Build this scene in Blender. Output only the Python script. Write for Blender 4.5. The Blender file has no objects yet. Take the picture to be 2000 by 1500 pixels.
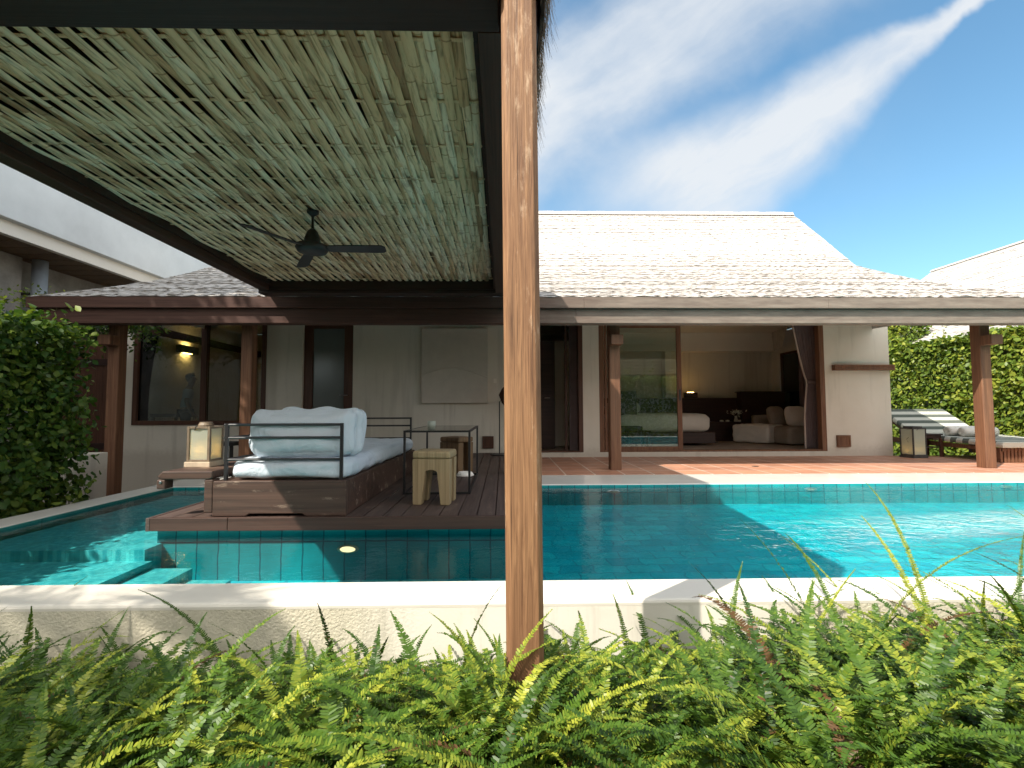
import bpy, bmesh, math, random
import numpy as np
from mathutils import Vector, Matrix, noise
R = math.radians
rnd = random.Random(7)
nr = np.random.default_rng(11)
S = bpy.context.scene
COL = S.collection

# ------------------------------------------------------------------ camera
F = 940.0                      # focal length in pixels of the 2000 px wide photograph
CAM = Vector((0, 0, 0.97))
YAW, PITCH, ROLL = math.atan(17 / F), math.atan(50 / F), R(0.17)
ROT = Matrix.Rotation(-YAW, 3, 'Z') @ Matrix.Rotation(math.pi / 2 + PITCH, 3, 'X') @ Matrix.Rotation(-ROLL, 3, 'Z')
cam = bpy.data.objects.new("camera", bpy.data.cameras.new("camera"))
cam.data.sensor_width = 36
cam.data.lens = F / 2000 * 36
cam.data.clip_start = 0.02
cam.data.clip_end = 500
cam.matrix_world = Matrix.Translation(CAM) @ ROT.to_4x4()
COL.objects.link(cam)
S.camera = cam


def P(x, y, Y=None, z=None, X=None):
    """world point seen at photo pixel x, y that lies at depth Y, height z or side X"""
    d = ROT @ Vector(((x - 1000) / F, -(y - 750) / F, -1))
    if Y is not None: t = (Y - CAM.y) / d.y
    elif z is not None: t = (z - CAM.z) / d.z
    else: t = (X - CAM.x) / d.x
    return CAM + d * t


# ------------------------------------------------------------------ light
EL, AZ = R(48.5), R(50.7)      # sun stands behind the camera, to the left
sd = Vector((math.sin(AZ) * math.cos(EL), math.cos(AZ) * math.cos(EL), -math.sin(EL)))
sun = bpy.data.objects.new("sun", bpy.data.lights.new("sun", 'SUN'))
sun.data.energy = 3.2
sun.data.angle = R(0.5)
sun.data.color = (1.0, 0.93, 0.82)
sun.rotation_euler = sd.to_track_quat('-Z', 'Y').to_euler()
sun.location = (-8, -8, 12)
COL.objects.link(sun)

W = bpy.data.worlds.new("World")
S.world = W
W.use_nodes = True
nt = W.node_tree
for n in list(nt.nodes): nt.nodes.remove(n)


class NT:
    """small helper to wire shader nodes"""
    def __init__(s, tree): s.t = tree
    def n(s, kind, **kw):
        nd = s.t.nodes.new(kind)
        for k, v in kw.items():
            if k == 'ins':
                for i, val in v.items():
                    if isinstance(val, bpy.types.NodeSocket): s.t.links.new(val, nd.inputs[i])
                    else: nd.inputs[i].default_value = val
            else: setattr(nd, k, v)
        return nd
    def m(s, op, a, b=0.0, c=0.0, clamp=False):
        nd = s.n('ShaderNodeMath', operation=op, use_clamp=clamp, ins={0: a, 1: b, 2: c})
        return nd.outputs[0]
    def sstep(s, lo, hi, v):
        nd = s.n('ShaderNodeMapRange', interpolation_type='SMOOTHSTEP', ins={0: v, 1: lo, 2: hi, 3: 0.0, 4: 1.0})
        return nd.outputs[0]
    def ramp(s, fac, stops):
        nd = s.n('ShaderNodeValToRGB', ins={0: fac})
        cr = nd.color_ramp
        while len(cr.elements) < len(stops): cr.elements.new(0.5)
        for e, (p, c) in zip(cr.elements, stops):
            e.position = p
            e.color = (*c, 1) if len(c) == 3 else c
        return nd.outputs[0]
    def mix(s, fac, a, b, mode='MIX'):
        nd = s.n('ShaderNodeMix', data_type='RGBA', blend_type=mode)
        for i, v in ((0, fac), (6, a), (7, b)):
            if isinstance(v, bpy.types.NodeSocket): s.t.links.new(v, nd.inputs[i])
            else: nd.inputs[i].default_value = (*v, 1) if isinstance(v, tuple) and len(v) == 3 else v
        return nd.outputs[2]


g = NT(nt)
sky = g.n('ShaderNodeTexSky', sky_type='NISHITA', sun_disc=False, sun_elevation=EL, sun_rotation=R(180) + AZ,
          air_density=1.0, dust_density=1.2, ozone_density=1.8)
SKY_STR = 0.105
geo = g.n('ShaderNodeTexCoord')
sep = g.n('ShaderNodeSeparateXYZ', ins={0: geo.outputs['Generated']})
dy = g.m('MAXIMUM', g.m('ABSOLUTE', sep.outputs[1]), 0.05)
u = g.m('DIVIDE', sep.outputs[0], dy)
v = g.m('DIVIDE', sep.outputs[2], dy)
uv = g.n('ShaderNodeCombineXYZ', ins={0: u, 1: v, 2: 0.0}).outputs[0]
wob = g.n('ShaderNodeTexNoise', ins={'Vector': uv, 'Scale': 3.0, 'Detail': 5.0, 'Roughness': 0.55})
wv = g.m('SUBTRACT', wob.outputs[0], 0.5)
c1, s1 = math.cos(R(35)), math.sin(R(35))


def streak(u0, v0, half0, grow, lo, hi, amp):
    """a long feathered cirrus band; along = distance up the band, width shrinks with it"""
    du, dv = g.m('SUBTRACT', u, u0), g.m('SUBTRACT', v, v0)
    al = g.m('ADD', g.m('MULTIPLY', du, c1), g.m('MULTIPLY', dv, s1))
    ac = g.m('ADD', g.m('MULTIPLY', du, -s1), g.m('MULTIPLY', dv, c1))
    ac = g.m('ADD', ac, g.m('MULTIPLY', wv, amp))
    half = g.m('MAXIMUM', g.m('ADD', half0, g.m('MULTIPLY', al, grow)), 0.03)
    core = g.m('SUBTRACT', 1.0, g.m('DIVIDE', g.m('ABSOLUTE', ac), half))
    core = g.sstep(0.0, 0.8, core)
    ends = g.m('MULTIPLY', g.sstep(lo, lo + 0.35, al), g.m('SUBTRACT', 1.0, g.sstep(hi - 0.3, hi, al)))
    return g.m('MULTIPLY', core, ends)


alb = g.m('ADD', g.m('MULTIPLY', u, c1), g.m('MULTIPLY', v, s1))
acb = g.m('ADD', g.m('MULTIPLY', u, -s1), g.m('MULTIPLY', v, c1))
acb = g.m('ADD', acb, g.m('MULTIPLY', wv, 0.10))
fv = g.n('ShaderNodeCombineXYZ', ins={0: g.m('MULTIPLY', alb, 1.5), 1: g.m('MULTIPLY', acb, 6.0), 2: 0.0}).outputs[0]
wisp = g.n('ShaderNodeTexNoise', ins={'Vector': fv, 'Scale': 1.7, 'Detail': 9.0, 'Roughness': 0.58, 'Distortion': 0.25})
wisp2 = g.n('ShaderNodeTexNoise', ins={'Vector': uv, 'Scale': 2.1, 'Detail': 7.0, 'Roughness': 0.55})
st1 = streak(0.50, 0.525, 0.165, -0.22, -0.40, 1.5, 0.13)
st2 = streak(0.22, 0.72, 0.19, 0.10, -0.7, 0.8, 0.26)
veil = g.m('MULTIPLY', g.sstep(0.34, 0.78, wisp2.outputs[0]), g.m('SUBTRACT', 1.0, g.sstep(0.2, 1.0, u)))
fib = g.sstep(0.22, 0.72, wisp.outputs[0])
msk = g.m('MULTIPLY', g.m('ADD', st1, g.m('MULTIPLY', st2, 0.72)), g.m('ADD', 0.62, g.m('MULTIPLY', fib, 0.50)), clamp=True)
msk = g.m('ADD', msk, g.m('MULTIPLY', veil, 0.5), clamp=True)
msk = g.m('MULTIPLY', msk, 0.92)
skyc = g.n('ShaderNodeVectorMath', operation='SCALE', ins={0: sky.outputs[0], 3: SKY_STR})
skyt = g.mix(1.0, skyc.outputs[0], (0.74, 1.0, 0.97), 'MULTIPLY')
fin = g.mix(msk, skyt, (0.375, 0.39, 0.405))
# bright cloud added to the unseen sky behind the camera to lift the shade
gn = g.n('ShaderNodeTexNoise', ins={'Vector': geo.outputs['Generated'], 'Scale': 2.2, 'Detail': 6.0, 'Roughness': 0.55})
rear_fill = g.m('MULTIPLY', g.sstep(0.05, -0.25, sep.outputs[1]), g.sstep(0.30, 0.46, gn.outputs[0]))
fin = g.mix(g.m('MULTIPLY', rear_fill, 0.9), fin, (0.95, 0.93, 0.90))
bg = g.n('ShaderNodeBackground', ins={0: fin, 1: 1.0})
out = g.n('ShaderNodeOutputWorld')
nt.links.new(bg.outputs[0], out.inputs[0])

S.view_settings.view_transform = 'Standard'
S.view_settings.look = 'None'
S.view_settings.exposure = 1.2
S.view_settings.gamma = 1.0
S.cycles.use_denoising = True
S.cycles.max_bounces = 10
S.cycles.diffuse_bounces = 5
S.cycles.glossy_bounces = 4
S.cycles.transparent_max_bounces = 24
S.cycles.caustics_reflective = False
S.cycles.caustics_refractive = False
S.cycles.sample_clamp_indirect = 6.0


# ------------------------------------------------------------------ materials
def newmat(name):
    m = bpy.data.materials.new(name)
    m.use_nodes = True
    t = m.node_tree
    for n in list(t.nodes): t.nodes.remove(n)
    g = NT(t)
    o = g.n('ShaderNodeOutputMaterial')
    return m, g, o


def prin(g, o, **kw):
    ins = {}
    names = {'col': 'Base Color', 'rough': 'Roughness', 'metal': 'Metallic', 'normal': 'Normal', 'emit': 'Emission Color',
             'estr': 'Emission Strength', 'spec': 'Specular IOR Level', 'sheen': 'Sheen Weight', 'coat': 'Coat Weight'}
    for k, v in kw.items():
        if isinstance(v, tuple) and len(v) == 3: v = (*v, 1)
        ins[names[k]] = v
    b = g.n('ShaderNodeBsdfPrincipled', ins=ins)
    g.t.links.new(b.outputs[0], o.inputs[0])
    return b


def coords(g, scale=(1, 1, 1), rot=(0, 0, 0)):
    tc = g.n('ShaderNodeTexCoord')
    return g.n('ShaderNodeMapping', ins={'Vector': tc.outputs['Object'], 'Scale': scale, 'Rotation': rot}).outputs[0]


def bump(g, h, strength=0.3, dist=0.01):
    return g.n('ShaderNodeBump', ins={'Strength': strength, 'Distance': dist, 'Height': h}).outputs[0]


def mat_plain(name, col, rough=0.6, metal=0.0, var=0.12, scale=9.0, bs=0.12, bd=0.004, spec=0.5):
    m, g, o = newmat(name)
    v = coords(g)
    n1 = g.n('ShaderNodeTexNoise', ins={'Vector': v, 'Scale': scale, 'Detail': 6.0, 'Roughness': 0.6})
    lo = tuple(c * (1 - var) for c in col)
    hi = tuple(min(1, c * (1 + var)) for c in col)
    c = g.ramp(n1.outputs[0], [(0.3, lo), (0.7, hi)])
    n2 = g.n('ShaderNodeTexNoise', ins={'Vector': v, 'Scale': scale * 9, 'Detail': 3.0})
    prin(g, o, col=c, rough=rough, metal=metal, spec=spec, normal=bump(g, n2.outputs[0], bs, bd))
    return m


def mat_wood(name, dark, light, axis='Z', scale=1.0, rough=0.6, worn=None, wornamt=0.0, bs=0.35, spec=0.4, gloss=None):
    m, g, o = newmat(name)
    k = {'X': (1.2, 22, 22), 'Y': (22, 1.2, 22), 'Z': (22, 22, 1.2)}[axis]
    v = coords(g, tuple(a * scale for a in k))
    n1 = g.n('ShaderNodeTexNoise', ins={'Vector': v, 'Scale': 1.0, 'Detail': 8.0, 'Roughness': 0.65, 'Distortion': 0.9})
    k2 = {'X': (0.5, 60, 60), 'Y': (60, 0.5, 60), 'Z': (60, 60, 0.5)}[axis]
    n2 = g.n('ShaderNodeTexNoise', ins={'Vector': coords(g, tuple(a * scale for a in k2)), 'Scale': 1.6, 'Detail': 4.0})
    c = g.ramp(n1.outputs[0], [(0.28, dark), (0.5, tuple((a + b) / 2 for a, b in zip(dark, light))), (0.72, light)])
    fine = g.ramp(n2.outputs[0], [(0.35, (0.72, 0.72, 0.72)), (0.6, (1, 1, 1))])
    c = g.mix(1.0, c, fine, 'MULTIPLY')
    big = g.n('ShaderNodeTexNoise', ins={'Vector': coords(g), 'Scale': 1.7, 'Detail': 4.0})
    c = g.mix(g.m('MULTIPLY', g.sstep(0.4, 0.7, big.outputs[0]), 0.35), c, tuple(a * 0.65 for a in light))
    if worn:
        ws = {'X': (2, 8, 8), 'Y': (8, 2, 8), 'Z': (8, 8, 2)}[axis]
        wn = g.n('ShaderNodeTexNoise', ins={'Vector': coords(g, ws), 'Scale': 1.1, 'Detail': 9.0, 'Roughness': 0.72})
        c = g.mix(g.m('MULTIPLY', g.sstep(0.55, 0.68, wn.outputs[0]), wornamt), c, worn)
    h = g.m('ADD', g.m('MULTIPLY', n1.outputs[0], 0.6), g.m('MULTIPLY', n2.outputs[0], 0.4))
    prin(g, o, col=c, rough=rough, spec=spec, normal=bump(g, h, bs, 0.006))
    return m


def mat_leaf(name, dark, mid, light, rough=0.45, trans=0.35, wi=0.55):
    m, g, o = newmat(name)
    ge = g.n('ShaderNodeNewGeometry')
    at = g.n('ShaderNodeAttribute', attribute_name='tint')
    f = g.m('ADD', g.m('MULTIPLY', ge.outputs['Random Per Island'], wi), g.m('MULTIPLY', at.outputs['Fac'], 1 - wi))
    c = g.ramp(f, [(0.0, (0.13, 0.07, 0.028)), (0.04, dark), (0.5, mid), (0.9, light)])
    b = g.n('ShaderNodeBsdfPrincipled', ins={'Base Color': c, 'Roughness': rough, 'Specular IOR Level': 0.35})
    t = g.n('ShaderNodeBsdfTranslucent', ins={0: g.mix(1.0, c, (1.0, 1.0, 0.55), 'MULTIPLY')})
    ms = g.n('ShaderNodeMixShader', ins={0: trans, 1: b.outputs[0], 2: t.outputs[0]})
    g.t.links.new(ms.outputs[0], o.inputs[0])
    return m


def mat_glass(name, tint=(0.93, 0.97, 0.95), ior=1.6, rough=0.0):
    m, g, o = newmat(name)
    fr = g.n('ShaderNodeFresnel', ins={0: ior})
    tr = g.n('ShaderNodeBsdfTransparent', ins={0: (*tint, 1)})
    gl = g.n('ShaderNodeBsdfGlossy', ins={'Color': (1, 1, 1, 1), 'Roughness': rough})
    ms = g.n('ShaderNodeMixShader', ins={0: fr.outputs[0], 1: tr.outputs[0], 2: gl.outputs[0]})
    g.t.links.new(ms.outputs[0], o.inputs[0])
    return m


def mat_emit(name, col, strength):
    m, g, o = newmat(name)
    e = g.n('ShaderNodeEmission', ins={0: (*col, 1), 1: strength})
    g.t.links.new(e.outputs[0], o.inputs[0])
    return m


def mat_thatch(name, a, b, rough=0.9, dk=0.35, bs=0.8):
    m, g, o = newmat(name)
    v = coords(g, (38, 4.5, 4.5))
    n1 = g.n('ShaderNodeTexNoise', ins={'Vector': v, 'Scale': 1.3, 'Detail': 7.0, 'Roughness': 0.7, 'Distortion': 0.5})
    n2 = g.n('ShaderNodeTexNoise', ins={'Vector': coords(g), 'Scale': 0.8, 'Detail': 5.0})
    at = g.n('ShaderNodeAttribute', attribute_name='tint')
    f = g.m('ADD', g.m('MULTIPLY', n1.outputs[0], 0.75), g.m('MULTIPLY', at.outputs['Fac'], 0.25))
    c = g.ramp(f, [(0.27, tuple(x * dk for x in a)), (0.4, a), (0.7, b)])
    c = g.mix(g.m('MULTIPLY', g.sstep(0.45, 0.7, n2.outputs[0]), 0.3), c, tuple(x * 0.8 for x in a))
    prin(g, o, col=c, rough=rough, spec=0.1, normal=bump(g, n1.outputs[0], bs, 0.03))
    return m


def mat_tiles(name, c1, c2, mortar, size, msize, axes='XY', rough=0.4, wobble=0.0, bs=0.3, spec=0.4, patch=0.3, rowsize=None, offset=0.0):
    m, g, o = newmat(name)
    tc = g.n('ShaderNodeTexCoord')
    sp = g.n('ShaderNodeSeparateXYZ', ins={0: tc.outputs['Object']})
    ii = {'X': 0, 'Y': 1, 'Z': 2}
    v = g.n('ShaderNodeCombineXYZ', ins={0: sp.outputs[ii[axes[0]]], 1: sp.outputs[ii[axes[1]]], 2: 0.0}).outputs[0]
    if wobble:
        wn = g.n('ShaderNodeTexNoise', ins={'Vector': tc.outputs['Object'], 'Scale': 7.0, 'Detail': 2.0})
        off = g.n('ShaderNodeVectorMath', operation='SCALE', ins={0: wn.outputs[1], 3: wobble})
        v = g.n('ShaderNodeVectorMath', operation='ADD', ins={0: v, 1: off.outputs[0]}).outputs[0]
    br = g.n('ShaderNodeTexBrick', offset=offset, ins={'Vector': v, 'Color1': (*c1, 1), 'Color2': (*c2, 1), 'Mortar': (*mortar, 1),
             'Scale': 1.0, 'Mortar Size': msize, 'Mortar Smooth': 0.2, 'Bias': 0.0, 'Brick Width': size, 'Row Height': rowsize or size})
    nz = g.n('ShaderNodeTexNoise', ins={'Vector': tc.outputs['Object'], 'Scale': 4.0, 'Detail': 8.0, 'Roughness': 0.65})
    k = g.ramp(nz.outputs[0], [(0.3, (1 - patch,) * 3), (0.7, (1 + patch * 0.6,) * 3)])
    c = g.mix(1.0, br.outputs[0], k, 'MULTIPLY')
    h = g.m('ADD', g.m('MULTIPLY', br.outputs[1], -1.0), g.m('MULTIPLY', nz.outputs[0], 0.3))
    prin(g, o, col=c, rough=rough, spec=spec, normal=bump(g, h, bs, 0.004))
    return m


M = {}
M['post'] = mat_wood('teak_post', (0.14, 0.060, 0.028), (0.45, 0.245, 0.12), 'Z', 2.6, 0.65, (0.66, 0.47, 0.31), 0.8, 0.9)
_g = NT(M['post'].node_tree)
_p = [n_ for n_ in _g.t.nodes if n_.type == 'BSDF_PRINCIPLED'][0]
_c = _p.inputs['Base Color'].links[0].from_socket
_n = _g.n('ShaderNodeTexNoise', ins={'Vector': coords(_g, (75, 75, 1.1)), 'Scale': 1.0, 'Detail': 3.0, 'Roughness': 0.5})
_w = _g.n('ShaderNodeTexNoise', ins={'Vector': coords(_g, (5, 5, 1.6)), 'Scale': 1.0, 'Detail': 5.0})
_k = _g.m('MULTIPLY', _g.sstep(0.60, 0.66, _n.outputs[0]), _g.sstep(0.42, 0.60, _w.outputs[0]))
_c = _g.mix(_g.m('MULTIPLY', _k, 0.75), _c, (0.06, 0.028, 0.014))
_sz = _g.n('ShaderNodeSeparateXYZ', ins={0: coords(_g)})
_st = _g.m('SUBTRACT', 1.0, _g.sstep(0.55, 1.05, _g.m('ADD', _sz.outputs[2], _g.m('MULTIPLY', _w.outputs[0], -0.5))))
_c = _g.mix(_g.m('MULTIPLY', _st, 0.45), _c, (0.17, 0.075, 0.04))       # splash stain round the foot
_g.t.links.new(_c, _p.inputs['Base Color'])
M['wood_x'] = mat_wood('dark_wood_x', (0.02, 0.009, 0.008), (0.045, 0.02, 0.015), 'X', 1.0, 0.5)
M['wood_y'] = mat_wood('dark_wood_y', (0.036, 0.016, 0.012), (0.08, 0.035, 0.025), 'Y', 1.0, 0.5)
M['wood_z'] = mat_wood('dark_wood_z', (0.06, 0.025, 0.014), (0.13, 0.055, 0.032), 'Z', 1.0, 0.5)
M['eave'] = mat_wood('eave_shade_to_sun', (0.066, 0.030, 0.022), (0.13, 0.062, 0.045), 'X', 0.8, 0.75, (0.08, 0.055, 0.045), 0.35)
_g = NT(M['eave'].node_tree)                    # shaded brown on the left and sunlit grey on the right, put into the colour
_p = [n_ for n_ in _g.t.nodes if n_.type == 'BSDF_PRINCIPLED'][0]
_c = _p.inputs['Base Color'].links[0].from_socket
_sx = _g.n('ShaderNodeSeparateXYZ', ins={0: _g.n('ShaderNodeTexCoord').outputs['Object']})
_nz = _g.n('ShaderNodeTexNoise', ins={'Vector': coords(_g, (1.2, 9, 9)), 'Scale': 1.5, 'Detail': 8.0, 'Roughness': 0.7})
_lit = _g.ramp(_nz.outputs[0], [(0.3, (0.14, 0.105, 0.085)), (0.7, (0.29, 0.235, 0.19))])
_g.t.links.new(_g.mix(_g.sstep(-1.2, 1.6, _sx.outputs[0]), _c, _lit), _p.inputs['Base Color'])
M['house_post'] = mat_wood('house_post_wood', (0.105, 0.044, 0.025), (0.27, 0.13, 0.067), 'Z', 1.0, 0.65)
M['deck'] = mat_wood('deck_wood', (0.048, 0.03, 0.025), (0.145, 0.098, 0.082), 'Y', 0.8, 0.55, (0.30, 0.21, 0.16), 0.3)
M['deck_x'] = mat_wood('deck_edge_wood', (0.042, 0.02, 0.014), (0.10, 0.05, 0.036), 'X', 0.8, 0.55)
M['daybed'] = mat_wood('daybed_wood', (0.042, 0.024, 0.018), (0.12, 0.066, 0.047), 'X', 0.7, 0.6, (0.42, 0.31, 0.23), 0.75)
M['stool_pale'] = mat_wood('pale_stool_wood', (0.29, 0.205, 0.105), (0.46, 0.345, 0.195), 'Z', 0.6, 0.6, bs=0.15)
M['stool_brown'] = mat_wood('brown_stool_wood', (0.14, 0.08, 0.04), (0.29, 0.18, 0.095), 'Z', 0.6, 0.6, bs=0.15)
m, g, o = newmat('wall_plaster')
v = coords(g)
n1 = g.n('ShaderNodeTexNoise', ins={'Vector': v, 'Scale': 0.9, 'Detail': 7.0, 'Roughness': 0.6})
n2 = g.n('ShaderNodeTexNoise', ins={'Vector': coords(g, (9, 9, 0.7)), 'Scale': 0.8, 'Detail': 6.0})
n3 = g.n('ShaderNodeTexNoise', ins={'Vector': v, 'Scale': 16.0, 'Detail': 4.0})
c = g.ramp(n1.outputs[0], [(0.3, (0.66, 0.61, 0.52)), (0.7, (0.75, 0.705, 0.62))])
c = g.mix(g.m('MULTIPLY', g.sstep(0.52, 0.72, n2.outputs[0]), 0.36), c, (0.44, 0.40, 0.34))
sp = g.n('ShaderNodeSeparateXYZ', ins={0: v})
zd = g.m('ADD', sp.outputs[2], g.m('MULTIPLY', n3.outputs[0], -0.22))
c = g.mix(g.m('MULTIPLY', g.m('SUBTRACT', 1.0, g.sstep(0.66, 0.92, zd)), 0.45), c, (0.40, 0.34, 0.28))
prin(g, o, col=c, rough=0.88, spec=0.2, normal=bump(g, g.m('ADD', n3.outputs[0], n1.outputs[0]), 0.18, 0.01))
M['wall'] = m
M['inner_wall'] = mat_plain('inner_plaster', (0.80, 0.74, 0.65), 0.85, var=0.04, scale=1.5, bs=0.1)
M['concrete'] = mat_plain('raw_concrete', (0.33, 0.30, 0.26), 0.9, var=0.35, scale=2.2, bs=0.3)
M['pale_concrete'] = mat_plain('pale_concrete', (0.66, 0.67, 0.66), 0.85, var=0.12, scale=0.9, bs=0.12)
M['stucco_top'] = mat_plain('coping_stone', (0.74, 0.69, 0.60), 0.6, var=0.06, scale=3.0, bs=0.12)
M['black_metal'] = mat_plain('black_metal', (0.016, 0.015, 0.016), 0.42, var=0.1)
M['dark_metal'] = mat_plain('dark_fan_metal', (0.022, 0.02, 0.022), 0.5, var=0.1)
M['steel'] = mat_plain('steel', (0.55, 0.55, 0.55), 0.3, metal=1.0, var=0.05)
M['pipe'] = mat_plain('grey_pipe', (0.42, 0.47, 0.53), 0.5, var=0.15, scale=4)
M['linen'] = mat_plain('cream_linen', (0.80, 0.70, 0.60), 0.95, var=0.05, scale=6, bs=0.25)
M['sofa'] = mat_plain('taupe_fabric', (0.36, 0.285, 0.225), 0.95, var=0.08, scale=6, bs=0.25)
M['bedlinen'] = mat_plain('white_bedlinen', (0.72, 0.66, 0.58), 0.95, var=0.03, scale=5, bs=0.2)
M['curtain'] = mat_plain('brown_curtain', (0.19, 0.14, 0.135), 0.95, var=0.1, scale=5, bs=0.2)
M['sheer'] = mat_plain('curtain_lining', (0.50, 0.40, 0.33), 0.95, var=0.05, scale=5, bs=0.2)
M['panel'] = mat_wood('dark_panel', (0.035, 0.014, 0.010), (0.07, 0.03, 0.02), 'X', 0.6, 0.45)
M['rug'] = mat_plain('room_floor', (0.33, 0.25, 0.19), 0.6, var=0.2, scale=5, bs=0.2)
M['towel'] = mat_plain('white_towel', (0.80, 0.76, 0.70), 1.0, var=0.04, scale=20, bs=0.6, bd=0.006)
M['canvas'] = mat_plain('plaster_art', (0.58, 0.53, 0.46), 0.9, var=0.06, scale=5, bs=0.35)
M['soil'] = mat_plain('soil', (0.07, 0.042, 0.026), 1.0, var=0.5, scale=14, bs=0.9, bd=0.03)
M['skin'] = mat_plain('skin', (0.36, 0.19, 0.115), 0.55, var=0.06)
M['hair'] = mat_plain('black_hair', (0.012, 0.01, 0.009), 0.5, var=0.2)
M['shirt'] = mat_plain('white_shirt', (0.62, 0.64, 0.70), 0.9, var=0.05)
M['trousers'] = mat_plain('dark_trousers', (0.03, 0.03, 0.035), 0.9, var=0.1)
M['glass'] = mat_glass('window_glass', (0.80, 0.90, 0.86), 1.9)
M['dark_glass'] = mat_glass('tinted_glass', (0.70, 0.78, 0.75), 1.7)
M['table_glass'] = mat_glass('table_glass', (0.62, 0.68, 0.64), 1.5)
M['clear_glass'] = mat_glass('tumbler_glass', (0.80, 0.86, 0.88), 1.7, 0.02)
M['glow'] = mat_emit('warm_lamp_glow', (1.0, 0.58, 0.18), 22.0)
M['flame'] = mat_emit('candle_flame', (1.0, 0.55, 0.16), 16.0)
M['wax'] = mat_plain('candle_wax', (0.75, 0.60, 0.35), 0.6)
M['frost_door'] = mat_plain('frosted_door_pane', (0.15, 0.17, 0.165), 0.22, var=0.05, scale=2, bs=0.02)
M['brass'] = mat_plain('lantern_frame', (0.20, 0.15, 0.10), 0.55, var=0.3, scale=12)
M['iron'] = mat_plain('lantern_iron', (0.05, 0.045, 0.042), 0.6, var=0.3, scale=12)
M['base_stone'] = mat_plain('lantern_base', (0.55, 0.44, 0.32), 0.7, var=0.2, scale=12)
M['thatch'] = mat_thatch('pale_roof', (0.46, 0.425, 0.39), (0.65, 0.61, 0.565), dk=0.42, bs=0.7)
M['dark_thatch'] = mat_thatch('brown_thatch', (0.12, 0.085, 0.055), (0.26, 0.19, 0.13))
M['terracotta'] = mat_tiles('terracotta', (0.44, 0.21, 0.135), (0.54, 0.27, 0.17), (0.68, 0.55, 0.46), 0.44, 0.011, 'XY', 0.45, patch=0.22)
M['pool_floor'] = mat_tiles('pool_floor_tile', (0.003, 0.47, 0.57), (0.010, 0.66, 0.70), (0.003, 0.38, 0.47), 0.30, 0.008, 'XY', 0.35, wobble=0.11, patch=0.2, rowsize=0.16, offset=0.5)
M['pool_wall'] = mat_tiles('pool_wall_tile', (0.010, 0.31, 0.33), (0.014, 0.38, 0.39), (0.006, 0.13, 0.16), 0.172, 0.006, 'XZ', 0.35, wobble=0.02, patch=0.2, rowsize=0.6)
M['pool_side'] = mat_tiles('pool_side_tile', (0.03, 0.26, 0.24), (0.04, 0.31, 0.29), (0.02, 0.16, 0.16), 0.5, 0.006, 'YZ', 0.35, patch=0.2, rowsize=0.6)
M['pool_shelf'] = mat_tiles('pool_shelf_tile', (0.04, 0.46, 0.50), (0.16, 0.74, 0.72), (0.08, 0.55, 0.57), 0.035, 0.003, 'XY', 0.3, wobble=0.02, patch=0.3, rowsize=0.035)
M['hedge'] = mat_leaf('hedge_leaf', (0.05, 0.10, 0.014), (0.15, 0.225, 0.028), (0.36, 0.38, 0.05), 0.4, 0.3)
M['hedge_dark'] = mat_leaf('shrub_leaf', (0.022, 0.055, 0.011), (0.075, 0.145, 0.022), (0.24, 0.30, 0.045), 0.4, 0.3)
M['fern'] = mat_leaf('fern_frond', (0.016, 0.050, 0.008), (0.085, 0.160, 0.018), (0.38, 0.40, 0.045), 0.42, 0.22, 0.22)
M['bark'] = mat_wood('bark', (0.06, 0.045, 0.035), (0.16, 0.125, 0.10), 'Z', 0.6, 0.9)

# frosted lantern panel: lets the candle behind it shine through
m, g, o = newmat('frosted_pane')
d = g.n('ShaderNodeBsdfPrincipled', ins={'Base Color': (0.62, 0.66, 0.60, 1), 'Roughness': 0.5})
t = g.n('ShaderNodeBsdfTranslucent', ins={0: (0.82, 0.83, 0.72, 1)})
ms = g.n('ShaderNodeMixShader', ins={0: 0.62, 1: d.outputs[0], 2: t.outputs[0]})
g.t.links.new(ms.outputs[0], o.inputs[0])
M['frost'] = m

# white outdoor fabric with soft folds
m, g, o = newmat('white_canvas')
v = coords(g)
n1 = g.n('ShaderNodeTexNoise', ins={'Vector': v, 'Scale': 5.0, 'Detail': 4.0, 'Distortion': 0.8})
n2 = g.n('ShaderNodeTexNoise', ins={'Vector': v, 'Scale': 140.0, 'Detail': 2.0})
h = g.m('ADD', g.m('MULTIPLY', n1.outputs[0], 1.0), g.m('MULTIPLY', n2.outputs[0], 0.04))
prin(g, o, col=(0.60, 0.66, 0.72), rough=0.95, spec=0.15, normal=bump(g, h, 0.55, 0.05))
M['cushion'] = m

# striped lounger fabric: bands follow the length of the bed
m, g, o = newmat('striped_fabric')
tc = g.n('ShaderNodeTexCoord')
sp = g.n('ShaderNodeSeparateXYZ', ins={0: tc.outputs['UV']})
w = g.m('GREATER_THAN', g.m('FRACT', g.m('MULTIPLY', sp.outputs[1], 1 / 0.25)), 0.5)
c = g.mix(w, (0.56, 0.55, 0.48), (0.12, 0.135, 0.115))
nn = g.n('ShaderNodeTexNoise', ins={'Vector': tc.outputs['Object'], 'Scale': 120.0})
prin(g, o, col=c, rough=0.95, spec=0.15, normal=bump(g, nn.outputs[0], 0.2, 0.002))
M['stripe'] = m

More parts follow.
